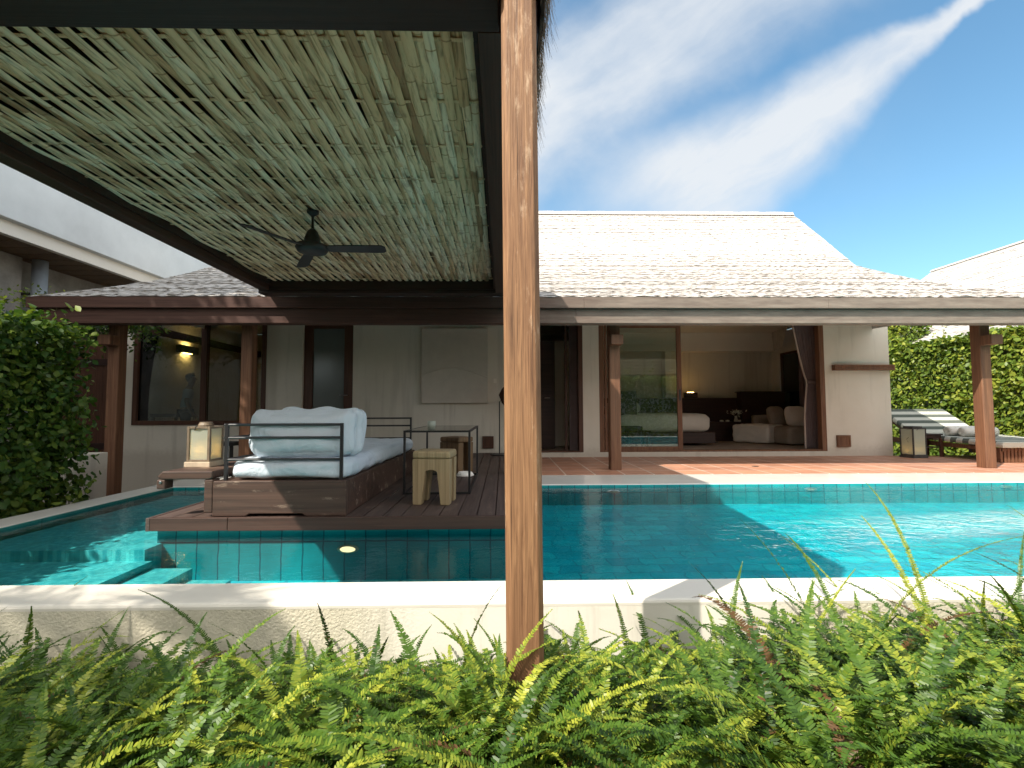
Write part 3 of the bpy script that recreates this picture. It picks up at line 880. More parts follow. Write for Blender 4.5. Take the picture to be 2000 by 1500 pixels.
# glass table, tumbler, stools, dish
t = thing('side_table', 'black metal frame table with a glass top on the deck', 'table', (-0.685, 5.76, DZ))
TX0, TX1, TY0, TY1, TZ = -1.022, -0.352, 5.02, 6.50, 0.757
b = MB(); q = 0.011
for xx in (TX0, TX1):
    for yy in (TY0, TY1): b.box(xx - q, xx + q, yy - q, yy + q, DZ + 0.002, TZ)
for zz in (DZ + 0.014, TZ - q):
    for yy in (TY0, TY1): b.box(TX0 + q, TX1 - q, yy - q + .001, yy + q - .001, zz - q + .001, zz + q - .001)
    for xx in (TX0, TX1): b.box(xx - q + .001, xx + q - .001, TY0 + q, TY1 - q, zz - q + .001, zz + q - .001)
b.build('frame', M['black_metal'], t)
b = MB(); b.box(TX0 + q + .001, TX1 - q - .001, TY0 + q + .001, TY1 - q - .001, TZ - 0.010, TZ - 0.002); b.build('glass_top', M['table_glass'], t)
b = MB(); b.lathe([(0.030, 0.0), (0.044, 0.001), (0.046, 0.088), (0.041, 0.088), (0.039, 0.030), (0.005, 0.022)], -0.81, 5.46, 20)
o = b.build('tumbler', M['frost'], smooth=True)
o.location.z = TZ - 0.001
tag(o, 'small pale glass tumbler on the glass table', 'glass')

def stool(c, rz, mat, label, sx=0.35, sd=0.31, hh=0.49):
    t = thing('stool', label, 'stool', c, rz, 'carved wooden stools by the glass table')
    w, d_ = sx / 2, sd / 2
    b = MB()
    for sy in (-1, 1):                               # two A-shaped ends with an arch between the legs
        n = 7
        arch = [(-0.055 + 0.11 * i / n, 0.30 + 0.018 * math.sin(math.pi * i / n)) for i in range(n + 1)]
        poly = [(-w, hh - 0.075), (-w + 0.005, 0.0), (-w + 0.085, 0.0)] + arch + [(w - 0.085, 0.0), (w - 0.005, 0.0), (w, hh - 0.075)]
        y0, y1 = (-d_, -d_ + 0.10) if sy < 0 else (d_ - 0.10, d_)
        nn_ = len(poly)
        fr = [(p_[0], y0, p_[1]) for p_ in poly]; bk = [(p_[0], y1, p_[1]) for p_ in poly]
        top0 = [(-w, y0, hh - 0.075), (w, y0, hh - 0.075)]
        fs = [(i, (i + 1) % nn_, nn_ + (i + 1) % nn_, nn_ + i) for i in range(nn_)]
        mid = nn_ // 2
        tri_f = []
        for i in range(1, 3 + n // 2): tri_f.append((0, i, i + 1))
        for i in range(3 + n // 2, nn_ - 2): tri_f.append((nn_ - 1, i, i + 1))
        tri_f.append((0, 3 + n // 2, nn_ - 1))
        fs += tri_f + [tuple(nn_ + k for k in f_[::-1]) for f_ in tri_f]
        b.add(fr + bk, fs)
    b.build('leg_frame', mat, t, 0.005, local=True)
    b = MB(); b.box(-w - 0.002, w + 0.002, -d_ - 0.002, d_ + 0.002, hh - 0.074, hh); b.build('seat', mat, t, 0.022, local=True)
    return t
stool((-0.648, 4.61, DZ + 0.002), R(-6), M['stool_pale'], 'pale yellow wooden stool with arched legs in front of the glass table')
stool((-0.66, 6.83, DZ + 0.002), R(-38), M['stool_brown'], 'brown wooden stool standing behind the glass table', sx=0.36, sd=0.30)
b = MB(); b.lathe([(0.105, 0), (0.118, 0.012), (0.09, 0.055), (0.075, 0.055), (0.06, 0.02), (0.005, 0.018)], -0.50, 6.36, 24)
o = b.build('ashtray', M["towel"], smooth=True)
o.location.z = DZ + 0.003
tag(o, 'low white dish lying on the deck under the glass table', 'dish')
t = thing('metal_stand', 'small black metal stand behind the left end of the daybed', 'stand', (-4.50, 8.0, -0.3))
b = MB()
b.box(-4.66, -4.34, 7.86, 8.14, 0.40, 0.46)
b.build('top', M['black_metal'], t, 0.004)
b = MB(); b.tube([(-4.45, 8.0, -0.3), (-4.45, 8.0, 0.40)], 0.03, 8); b.lathe([(0.14, -0.3), (0.14, -0.28), (0.03, -0.27)], -4.45, 8.0); b.build('stem', M['black_metal'], t)

# ================================================================== pavilion
pv = thing('pavilion', 'open wooden pavilion with a woven bamboo ceiling over the deck', 'pavilion', (-1.55, 4.2, -0.75))
b = MB(); b.post(0.010, 0.147, 1.775, 1.939, -0.75, 2.86, 0.019)
b.v = [(x_ - 0.0062 * (z_ + 0.1), y_, z_) for x_, y_, z_ in b.v]          # it leans a touch
b.build('post', M['post'], pv, 0.003)
b = MB(); b.post(0.010, 0.147, 6.52, 6.66, 0.102, 2.548, 0.019); b.build('post', M['house_post'], pv, 0.003)
b = MB(); b.box(-3.30, -0.014, 1.762, 1.94, 2.55, 2.86); b.build('beam', M['wood_x'], pv, 0.006)
b = MB(); b.box(-3.30, 0.155, 6.47, 6.66, 2.55, 2.86); b.build('beam', M['wood_x'], pv, 0.006)
b = MB(); b.box(-3.285, -3.15, 1.942, 6.468, 2.59, 2.86); b.build('beam', M['wood_y'], pv, 0.006)
b = MB(); b.box(-0.105, 0.15, 1.945, 6.468, 2.552, 2.86); b.build('beam', M['wood_y'], pv, 0.006)
b = MB()
b.box(-0.128, -0.107, 1.965, 6.446, 2.60, 2.72)
b.box(-3.148, -3.13, 1.965, 6.446, 2.66, 2.72)
b.box(-3.148, -0.107, 1.942, 1.964, 2.60, 2.72)
b.box(-3.148, -0.107, 6.447, 6.467, 2.60, 2.72)
b.build('ceiling_trim', M['wood_x'], pv)
b = MB(); b.box(-3.149, -0.106, 1.943, 6.467, 2.775, 2.80); b.build('roof_lining', M['wood_y'], pv)

# woven bamboo ceiling: slats along the depth pass over and under the cross battens
V_, Fa_, T_ = [], [], []
CX0, CX1, CY0, CY1, CZ, PITCHB = -3.13, -0.128, 1.965, 6.446, 2.725, 0.0455
yb0, ybs = 2.66, 0.462
def slat(x, y0, y1, w, ph, tint, skew):
    ys = list(np.arange(y0, y1, 0.058)) + [y1]
    node = y0 + rnd.uniform(0.1, 0.35)
    pts = [(y, 1.0, tint) for y in ys]
    while node < y1 - 0.02:
        pts += [(node - 0.008, 1.0, tint), (node, 1.13, 0.0), (node + 0.009, 1.0, tint)]
        node += rnd.uniform(0.27, 0.42)
    pts.sort()
    k0 = len(V_)
    taper = rnd.uniform(-0.12, 0.12)
    for y, s_, tn in pts:
        zo = 0.0125 * math.cos(math.pi * (y - yb0) / ybs + ph)
        f_ = (y - y0) / max(0.01, y1 - y0)
        ww = w * s_ * (1 + taper * (f_ - 0.5))
        for a in (-1, -0.55, 0, 0.55, 1):
            V_.append((x + skew * (y - 4) + a * ww / 2, y, CZ + zo - (1 - a * a) * 0.008 * s_))
            T_.append(tn if abs(a) < 0.9 else tn * 0.8)
    for i in range(len(pts) - 1):
        for a in range(4):
            k = k0 + i * 5 + a
            Fa_.append((k, k + 1, k + 6, k + 5))
i, x = 0, CX0 + 0.02
while x < CX1 - 0.012:
    y = CY0 + rnd.uniform(0, 0.02)
    ph = math.pi * (i % 2)
    while y < CY1 - 0.05:
        L = rnd.uniform(0.7, 2.2)
        y1 = min(CY1, y + L)
        w = rnd.uniform(0.047, 0.058)
        slat(x + rnd.uniform(-0.006, 0.006), y, y1, w, ph, min(1, max(0.05, rnd.gauss(0.6, 0.26))), rnd.uniform(-0.004, 0.004))
        if rnd.random() < 0.10: slat(x + rnd.uniform(-0.012, 0.012), y, y1, w * 0.5, ph + 0.3, rnd.random(), rnd.uniform(-0.006, 0.006))
        y = y1 - rnd.uniform(-0.004, 0.03)
    x += PITCHB * rnd.uniform(0.93, 1.07)
    i += 1
y = yb0 - ybs
while y < CY1:
    if y > CY0:
        k0 = len(V_)
        tn = rnd.uniform(0.3, 0.6)
        n = 60
        for j in range(n + 1):
            xx = CX0 + (CX1 - CX0) * j / n
            for a in (-1, -0.5, 0.5, 1):
                V_.append((xx, y + a * 0.013 + 0.004 * math.sin(j * 1.7 + y), CZ - 0.002 - (1 - a * a) * 0.005))
                T_.append(tn)
        for j in range(n):
            for a in range(3): Fa_.append((k0 + j * 4 + a, k0 + j * 4 + a + 1, k0 + j * 4 + a + 5, k0 + j * 4 + a + 4))
    y += ybs
link('ceiling', npmesh('ceiling', np.array(V_), np.array(Fa_), np.array(T_)), M['bamboo'], pv, smooth=True)

# pavilion thatch: thick steep eaves and a low ridge, straws hanging from the edge
b = MB()
x0, x1, y0, y1 = -3.60, 0.19, 1.75, 7.10
ring0 = [(x0, y0), (x1, y0), (x1, y1), (x0, y1)]
lv = [(0.0, 2.88), (0.10, 3.82)]
def rg(i, z): return [(x0 + i, y0 + i, z), (x1 - i, y0 + i, z), (x1 - i, y1 - i, z), (x0 + i, y1 - i, z)]
A, Bv = rg(0.0, 2.865), rg(0.10, 3.80)
xm = (x0 + x1) / 2
ridge = [(xm, y0 + 1.4, 4.75), (xm, y1 - 1.4, 4.75)]
b.add(A + Bv + ridge, [(0, 1, 5, 4), (1, 2, 6, 5), (2, 3, 7, 6), (3, 0, 4, 7), (4, 5, 8), (5, 6, 9, 8), (6, 7, 9), (7, 4, 8, 9), (3, 2, 1, 0)])
for k in range(4200):                                # loose straws along the right and front eaves
    side = rnd.random()
    if side < 0.8: q0 = Vector((x1 - 0.015 + rnd.uniform(-0.015, 0.012), rnd.uniform(y0, y1), rnd.uniform(2.58, 2.92)))
    else: q0 = Vector((rnd.uniform(x0, x1), y0 + 0.02, rnd.uniform(2.87, 2.95)))
    L = rnd.uniform(0.06, 0.16) * (1.6 if rnd.random() < 0.12 else 1)
    d_ = Vector((rnd.uniform(-0.1, 0.34) if side < 0.8 else rnd.uniform(-0.3, 0.3), rnd.uniform(-0.35, 0.35), -1)).normalized()
    q1 = q0 + d_ * L
    wv_ = Vector((0.002, 0.003, 0))
    b.add([q0 - wv_, q0 + wv_, q1 + wv_ * 0.3, q1 - wv_ * 0.3], [(0, 1, 2, 3)], rnd.random())
link('thatch_roof', open_mesh(b, 'thatch_roof'), M['dark_thatch'], pv)
b = MB()
b.box(0.157, 0.172, 1.765, 6.7, 2.60, 2.864)
b.build('fascia_board', M['wood_y'], pv)

# ceiling fan
fx, fy, fz = -1.66, 4.15, 2.37
t = thing('ceiling_fan', 'black three bladed ceiling fan hanging from the bamboo ceiling', 'fan', (fx, fy, fz))
b = MB(); b.lathe([(0.05, 2.712), (0.05, 2.69), (0.02, 2.665), (0.011, 2.66), (0.011, 2.545)], fx, fy, 16); b.build('rod', M['dark_metal'], t)
b = MB(); b.lathe([(0.018, 2.55), (0.045, 2.52), (0.066, 2.46), (0.07, 2.405), (0.13, 2.40), (0.138, 2.375), (0.12, 2.345), (0.06, 2.33), (0.01, 2.328)], fx, fy, 28)
b.build('motor', M['dark_metal'], t, smooth=True)
for a in (1, 120, 240):
    b = MB()
    n = 8
    up, dn = [], []
    prof = [(0.12, 0.035), (0.16, 0.046), (0.30, 0.052), (0.55, 0.056), (0.61, 0.052), (0.635, 0.03)]
    out_ = [(r_, -w_) for r_, w_ in prof] + [(r_, w_) for r_, w_ in prof[::-1]]
    tlt = -math.tan(R(13))
    top = [(r_, w_, 2.375 + w_ * tlt + 0.004) for r_, w_ in out_]
    bot = [(r_, w_, 2.375 + w_ * tlt - 0.004) for r_, w_ in out_]
    k = len(top)
    b.add(top + bot, [tuple(range(k)), tuple(range(k, 2 * k))[::-1]] + [(i, k + i, k + (i + 1) % k, (i + 1) % k) for i in range(k)])
    me = b.mesh('blade')
    me.transform(Matrix.Translation((fx, fy, 0)) @ Matrix.Rotation(R(a), 4, 'Z'))
    link('blade', me, M['dark_metal'], t)

# ================================================================== house
hs = thing('house', 'white walled villa with a pale shingled roof and dark wood eaves behind the pool', 'house', (0.5, 11.8, -0.75))
HX0, HX1, HY, HZ = -7.65, 8.0, 9.80, 3.15
D0, D1 = wx(596), wx(690)                    # glass door
E0, E1 = 0.62, wx(1139)                      # entrance
G0, G1 = wx(1171), wx(1620)                  # sliding doors
W0, W1 = wx(270), wx(523)                    # left window
b = MB()
T = 0.15
def seg(xa, xb, za, zb, y0=HY, y1=None): b.box(xa, xb, y0, y1 or HY + T, za, zb)
seg(HX0, W0, -0.74, HZ)
seg(W0, W1, -0.74, 0.68)
seg(W0, W1, 2.80, HZ)
seg(W1, D0, -0.74, HZ)
seg(wx(547), D0 - 0.001, -0.74, HZ - 0.01, HY - 0.09, HY - 0.001)
seg(D0, D1, -0.74, 0.098)
seg(D0, D1, 2.80, HZ)
seg(D1, E0, -0.74, HZ)
seg(E0, E1, -0.74, 0.10)
seg(E0, E1, 2.85, HZ)
seg(E1, G0, -0.74, HZ)
seg(G0, G1, -0.74, 0.10)
seg(G0, G1, 2.85, HZ)
seg(G1, HX1, -0.74, HZ)
BK = 13.9
seg(HX0, HX0 + T, -0.74, HZ, HY + T + .001, BK)
seg(HX0, HX1, -0.74, HZ, BK + .001, BK + T)
# right side wall with a window near the back
seg(HX1 - T, HX1, -0.74, HZ, HY + T + .001, 12.2)
seg(HX1 - T, HX1, -0.74, 0.85, 12.201, 13.5)
seg(HX1 - T, HX1, 2.55, HZ, 12.201, 13.5)
seg(HX1 - T, HX1, -0.74, HZ, 13.501, BK)
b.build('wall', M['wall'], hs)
b = MB()
b.box(-2.98, -2.88, HY + T + .002, BK - .002, 0.10, HZ - .002)
b.box(0.45, 0.56, HY + T + .002, BK - .002, 0.10, HZ - .002)
b.box(1.72, 1.90, HY + T + .002, BK - .002, 0.10, HZ - .002)
b.box(-7.49, 7.84, HY + .02, BK - .002, HZ + 0.002, HZ + 0.10)
b.box(2.2, 7.8, 13.55, BK - .003, 2.62, HZ - .003)
b.box(4.62, 4.80, 13.60, BK - .004, 0.1, 2.618)
b.box(1.22, 1.70, 11.5, 11.58, 0.102, 2.62)
b.build('inner_wall', M['inner_wall'], hs)
b = MB()
b.box(-7.49, 7.84, HY + T + .002, BK - .003, 0.02, 0.10)
b.build('inner_floor', M['rug'], hs)

rowsR = [(7.165, 2.665, 9.0), (7.7, 2.90, 8.25), (8.5, 3.25, 7.78), (9.2, 3.60, 7.66), (10.0, 4.02, 7.52), (10.7, 4.86, 7.33), (11.5, 5.76, 7.12)]
rowsL = [-6.98, -6.55, -6.18, -6.0, -5.9, -5.7, -5.5]
front = [(y, z, xl, xr) for (y, z, xr), xl in zip(rowsR, rowsL)]
b = thatch_roof(front, 0.06, 0.085, 0.011, 0.016)
back = [(23.0 - y, z, xl, xr) for y, z, xl, xr in front]
thatch_roof(back, 0.4, 0.4, 0.03, 0.02, mb=b)
kx = len(front)
for side in (2, 3):
    vs = [(f_[side], f_[0], f_[1]) for f_ in front] + [(f_[side], f_[0], f_[1]) for f_ in back[::-1][1:]]
    sg = 0.12 if side == 3 else -0.12
    low = [(p_[0] + sg, p_[1], max(2.62, p_[2] - 1.6)) for p_ in vs]
    n = len(vs)
    b.add(vs + low, [(i, i + 1, n + i + 1, n + i) for i in range(n - 1)])
rf = link('roof', open_mesh(b, 'roof'), M['thatch'], hs)
b = MB()
n = 60
for i in range(n):                                                    # ridge cap with a slightly wavy top
    xa, xb = -5.5 + 12.62 * i / n, -5.5 + 12.62 * (i + 1) / n
    h0 = 0.055 + 0.006 * math.sin(i * 2.1)
    b.prism([(11.5 - 0.10, 5.70), (11.5 - 0.05, 5.76 + h0 * .6), (11.5, 5.76 + h0), (11.5 + 0.05, 5.76 + h0 * .6), (11.5 + 0.10, 5.70)], xa, xb, 'X')
b.build('ridge_cap', M['thatch'], rf)

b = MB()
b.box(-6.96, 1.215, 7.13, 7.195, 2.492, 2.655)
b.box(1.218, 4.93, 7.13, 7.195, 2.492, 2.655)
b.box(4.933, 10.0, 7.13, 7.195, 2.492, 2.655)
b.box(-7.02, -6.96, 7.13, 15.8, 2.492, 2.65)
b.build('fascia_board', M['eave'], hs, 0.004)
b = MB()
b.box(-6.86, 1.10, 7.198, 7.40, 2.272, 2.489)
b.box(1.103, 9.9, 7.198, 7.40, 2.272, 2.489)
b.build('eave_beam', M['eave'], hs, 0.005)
b = MB()
b.box(-6.9, 8.9, 7.41, 7.47, 2.50, 2.64)
b.build('wall_plate', M['wood_y'], hs)
for xc, zb, py in ((-6.15, -0.74, 0), (-4.07, -0.3, 0), (1.79, 0.005, 0), (7.86, 0.005, 0)):
    b = MB(); b.post(xc - 0.088, xc + 0.088, 7.66, 7.84, zb, 2.80, 0.012)
    po = b.build('post', M['house_post'], hs, 0.003)
    if xc != -4.07:
        b = MB(); b.box(xc - 0.095, xc + 0.095, 7.47, 7.659, 1.99, 2.145); b.build('beam_end', M['house_post'], po, 0.006)

# windows and doors of the house
def rect_frame(b, x0, x1, z0, z1, y0, y1, w, wb=None):
    wb = wb or w
    b.box(x0, x0 + w, y0, y1, z0, z1); b.box(x1 - w, x1, y0, y1, z0, z1)
    b.box(x0 + w, x1 - w, y0, y1, z0, z0 + wb); b.box(x0 + w, x1 - w, y0, y1, z1 - w, z1)
b = MB()
rect_frame(b, W0 + .001, W1 - .001, 0.681, 2.799, HY - 0.03, HY + 0.09, 0.085)
b.box(wx(398), wx(409), HY - 0.02, HY + 0.08, 0.767, 2.713)
win = b.build('window', M['wood_z'], hs, 0.004)
b = MB(); b.box(W0 + .087, wx(398) - .001, HY + 0.03, HY + 0.036, 0.767, 2.713); b.box(wx(409) + .001, W1 - .087, HY + 0.03, HY + 0.036, 0.767, 2.713)
b.build('pane', M['dark_glass'], win)
b = MB()
rect_frame(b, D0 + .001, D1 - .001, 0.10, 2.799, HY - 0.02, HY + 0.10, 0.17, 0.10)
dr = b.build('glass_door', M['wood_z'], hs, 0.004)
b = MB(); b.box(D0 + .172, D1 - .172, HY + 0.03, HY + 0.036, 0.201, 2.627); b.build('pane', M['frost_door'], dr)
hc = P(672, 772, Y=HY - 0.06)
b = MB(); b.tube([(hc.x + .05, HY - 0.02, hc.z), (hc.x + .05, HY - 0.07, hc.z), (hc.x - .09, HY - 0.07, hc.z)], 0.010, 8); b.build('handle', M['steel'], dr)
# entrance: frame, dark leaf standing open inside
b = MB()
rect_frame(b, E0 + .001, E1 - .001, 0.101, 2.849, HY - 0.01, HY + 0.16, 0.09, 0.03)
b.box(wx(1107), wx(1112), HY + 0.3, HY + 0.36, 0.11, 2.8)
en = b.build('entrance_door', M['wood_z'], hs, 0.004)
b = MB(); b.box(0.64, wx(1083) + .1, HY + 0.85, HY + 0.90, 0.115, 2.5); b.build('door_leaf', M['panel'], en)
b = MB(); b.box(1.40, 1.585, HY + 0.37, HY + 0.41, 0.115, 2.8); b.build('door_leaf', M['curtain'], en)
hc = P(1069, 777, Y=HY + 0.82)
b = MB(); b.tube([(hc.x - .05, HY + 0.85, hc.z), (hc.x - .05, HY + 0.80, hc.z), (hc.x + .06, HY + 0.80, hc.z)], 0.010, 8); b.build('handle', M['steel'], en)
# sliding doors
b = MB()
rect_frame(b, G0 + .001, G1 - .001, 0.101, 2.849, HY + 0.0, HY + 0.14, 0.10, 0.035)
b.box(wx(1182), wx(1187), HY + 0.01, HY + 0.05, 0.137, 2.749)
sl = b.build('sliding_door', M['house_post'], hs, 0.004)
gx0, gx1 = wx(1190), wx(1335)
b = MB(); rect_frame(b, gx0, gx1, 0.138, 2.745, HY + 0.02, HY + 0.07, 0.095, 0.07); lf = b.build('door_leaf', M['house_post'], sl, 0.004)
b = MB(); b.box(gx0 + .097, gx1 - .097, HY + 0.04, HY + 0.048, 0.21, 2.648); b.build('pane', M['glass'], lf)
b = MB(); b.box(gx1 - 0.06, gx1 - 0.025, HY + 0.008, HY + 0.018, 1.15, 1.37); b.build('handle', M['black_metal'], lf)
b = MB()
rect_frame(b, 12.22, 13.48, 0.86, 2.54, 7.87, 7.95, 0.06)     # swapped below: runs along the side wall
me = b.mesh('side_window')
for v_ in me.vertices: v_.co = Vector((v_.co.y, v_.co.x, v_.co.z))
sw = link('side_window', me, M['wood_z'], hs)
b = MB(); b.box(7.90, 7.905, 12.28, 13.42, 0.92, 2.48); b.build('pane', M['glass'], sw)

# fittings on the house wall
def wall_box(x0, x1, y0_, y1_, dep, label, mat, name='wall_light', cat='wall light'):
    a, c = P(x0, y1_, Y=HY - dep), P(x1, y0_, Y=HY - dep)
    t = thing(name, label, cat, ((a.x + c.x) / 2, HY, a.z), group='wooden box lights on the villa wall')
    b = MB()
    rect_frame(b, a.x, c.x, a.z, c.z, HY - dep, HY - .001, min(0.035, (c.z - a.z) * 0.3))
    b.build('case', mat, t, 0.003)
    b = MB(); k = min(0.034, (c.z - a.z) * 0.29)
    b.box(a.x + k, c.x - k, HY - dep + 0.012, HY - .002, a.z + k, c.z - k); b.build('cover', mat, t)
    return t
wall_box(942, 964, 852, 876, 0.05, 'small square wooden wall light low beside the floor lamp', M['wood_z'])
wall_box(1637, 1662, 850, 873, 0.05, 'small square wooden wall light low on the wall right of the curtain', M['house_post'])
wall_box(1631, 1748, 712, 723, 0.10, 'long flat wooden wall light mounted high on the white wall', M['house_post'])

t = thing('wall_art', 'large cream relief panel with a low arched hill hung on the white wall', 'artwork', (-0.98, HY - 0.03, 1.09))
ax0, ax1, az0, az1 = wx(825), wx(953), 1.10, 2.63
b = MB(); b.box(ax0, ax1, HY - 0.075, HY - 0.001, az0, az1); b.build('panel', M['canvas'], t, 0.006)
n = 24
arc = [(ax0 + .004 + (ax1 - ax0 - .008) * i / n, 1.62 + 0.20 * math.sin(math.pi * (0.12 + 0.80 * i / n)) ** 1.4 - 0.03 * i / n) for i in range(n + 1)]
b = MB(); b.prism([(ax0 + .004, az0 + .004)] + arc + [(ax1 - .004, az0 + .004)], HY - 0.112, HY - 0.0755, 'Y')
b.tube([(p_[0], HY - 0.113, p_[1]) for p_ in arc], 0.011, 6)
me = b.mesh('relief'); link('relief', me, M['canvas'], t, bev=0.004)
p = P(967, 744, Y=HY)
b = MB(); b.box(p.x - .03, p.x + .03, HY - 0.012, HY - .001, p.z - .045, p.z + .045); b.box(p.x - .01, p.x + .01, HY - 0.018, HY - .0125, p.z - .02, p.z + .02)
tag(b.build('light_switch', M['inner_wall']), 'small light switch on the wall right of the cream relief panel', 'switch')

t = thing('floor_lamp', 'thin black floor lamp with a dark faceted shade beside the front post', 'lamp', (-0.02, 9.3, DZ))
b = MB(); b.lathe([(0.20, DZ + .003), (0.20, DZ + .018), (0.02, DZ + .022)], -0.06, 9.3, 28); b.build('base', M['black_metal'], t)
b = MB(); b.tube([(-0.075, 9.3, DZ + .02), (-0.075, 9.3, 1.12), (0.0, 9.3, 1.20)], 0.012, 8); b.build('pole', M['black_metal'], t)
b = MB(); b.lathe([(0.05, 1.05), (0.10, 1.10), (0.165, 1.25), (0.10, 1.37), (0.03, 1.44)], 0.06, 9.3, 7); b.build('lamp_shade', M['panel'], t)

# ------------------------------------------------------------------ bedroom
t = thing('bed', 'low bed with white linen seen through the open sliding doors', 'bed', (3.75, 12.4, 0.10))
b = MB(); b.box(2.6, 5.02, 11.35, 13.5, 0.16, 0.42); b.build('base', M['panel'], t, 0.01)
soft_box('mattress', 2.7, 4.92, 11.30, 13.4, 0.42, 0.86, M['bedlinen'], t, rad=0.17, puff=0.01, wrinkle=0.006, nx=20)
soft_box('bolster', 2.8, 3.7, 12.9, 13.35, 0.86, 1.15, M['bedlinen'], t, rad=0.12, puff=0.02, nx=12)
t = thing('headboard', 'long dark wood panel along the back wall of the bedroom', 'panelling', (4.6, 13.5, 0.10))
b = MB(); b.box(2.2, 7.2, 13.42, 13.54, 0.101, 1.28); b.box(4.55, 6.9, 13.0, 13.415, 0.101, 0.62)
b.build('panel', M['panel'], t, 0.005)
t = thing('bedside_lamp', 'small dark wall lamp glowing above the wood panel by the bed', 'lamp', (wx(1350) * 1.375, 13.48, 1.281))
lx = (1350 - 983) * 13.4 / F
b = MB(); b.box(lx - .18, lx + .18, 13.30, 13.41, 1.285, 1.43); b.build('lamp_body', M['panel'], t)
b = MB(); b.box(lx - .08, lx + .08, 13.33, 13.38, 1.4305, 1.438); b.build('bulb', M['glow'], t)
# ottoman and sofa
t = thing('ottoman', 'cream slip covered ottoman standing before the sofa', 'ottoman', (6.60, 12.40, 0.10), R(38))
soft_box('cover', -0.46, 0.46, -0.46, 0.46, 0.02, 0.47, M['linen'], t, rad=0.05, puff=0.008, wrinkle=0.008, local=True, nx=18)
t = thing('sofa', 'taupe sofa with loose cushions along the right wall of the bedroom', 'sofa', (7.25, 12.2, 0.10))
soft_box('seat', 6.75, 7.80, 11.3, 13.0, 0.12, 0.53, M['sofa'], t, rad=0.05, puff=0.006, nx=14)
soft_box('backrest', 7.45, 7.82, 11.3, 13.0, 0.53, 0.92, M['sofa'], t, rad=0.07, puff=0.01, nx=14)
soft_box('armrest', 6.75, 7.44, 12.86, 13.05, 0.53, 0.80, M['sofa'], t, rad=0.05, puff=0.01, nx=12)
for i, (cx_, cy_, rz_) in enumerate(((7.12, 12.35, 8), (7.25, 11.75, -10))):
    o = soft_box('cushion', -0.24, 0.24, -0.08, 0.08, 0, 0.46, M['linen'] if i else M['sofa'], None, rad=0.07, puff=0.03, nx=12)
    o.location = (cx_, cy_, 0.53); o.rotation_euler = (R(-16), 0, R(rz_ + 10))
    tag(o, ('taupe cushion on the sofa near its far arm', 'cream cushion on the sofa closest to the curtain')[i], 'cushion', 'cushions on the sofa')
t = thing('cabinet', 'dark wood cabinet back standing behind the sofa by the window', 'cabinet', (6.8, 13.3, 0.10))
b = MB(); b.box(6.55, 7.75, 13.12, 13.40, 0.102, 1.42); b.build('carcass', M['panel'], t, 0.006)
b = MB(); b.box(6.50, 7.80, 13.10, 13.41, 1.4205, 1.45); b.build('top', M['panel'], t, 0.004)
# vase with flowers on the low dark shelf
vx, vy, vz = (1440 - 983) * 13.1 / F, 13.1, 0.621
t = thing('flower_vase', 'small white vase of pale flowers on the dark bedroom shelf', 'vase', (vx, vy, vz))
b = MB(); b.lathe([(0.05, vz), (0.06, vz + 0.01), (0.035, vz + 0.10), (0.03, vz + 0.16)], vx, vy, 14); b.build('vase', M['bedlinen'], t, smooth=True)
pp = np.array([[vx + rnd.gauss(0, .09), vy + rnd.gauss(0, .05), vz + 0.27 + rnd.gauss(0, .03)] for _ in range(70)])
M['petal'] = mat_plain('petal', (0.70, 0.68, 0.58), 0.8)
leaves('blossom', pp, np.tile([0, -0.5, 1.0], (70, 1)), 0.055, M['petal'], t, aspect=0.8)
for i, dx in enumerate((-0.40, -0.24, 0.05)):
    b = MB(); b.lathe([(0.05, vz), (0.055, vz + 0.03 + 0.012 * i), (0.03, vz + 0.05)], vx + dx, vy - 0.06 * (i == 2), 12)
    o = b.build('bowl', M['bedlinen'], smooth=True)
    tag(o, ('small pale bowl farthest left on the dark bedroom shelf', 'small pale bowl left of the flower vase', 'small pale bowl touching the foot of the flower vase')[i], 'bowl', 'bowls on the bedroom shelf')
# chair inside, behind the glass leaf
chx = (1228 - 983) * 11.2 / F
t = thing('desk_chair', 'black chair with a high back standing inside behind the glass leaf', 'chair', (chx, 11.2, 0.10))
b = MB(); b.box(chx - .26, chx + .26, 11.40, 11.46, 0.62, 1.40); b.build('backrest', M['iron'], t, 0.02)
b = MB(); b.box(chx - .26, chx + .26, 10.95, 11.46, 0.50, 0.58); b.build('seat', M['iron'], t, 0.02)
for sx in (-1, 1):
    for yy in (10.98, 11.43):
        b = MB(); b.box(chx + sx * .24 - .02, chx + sx * .24 + .02, yy - .02, yy + .02, 0.101, 0.499); b.build('leg', M['iron'], t)
tx = (1247 - 983) * 10.7 / F
t = thing('low_stool', 'small low wooden stool beside the black chair behind the glass', 'stool', (tx, 10.7, 0.10))
b = MB(); b.box(tx - .26, tx + .22, 10.5, 10.9, 0.46, 0.50); b.build('seat', M['panel'], t)
for sx in (-.24, .20):
    for yy in (10.52, 10.88):
        b = MB(); b.box(tx + sx - .02, tx + sx + .02, yy - .02, yy + .02, 0.101, 0.459); b.build('leg', M['panel'], t)

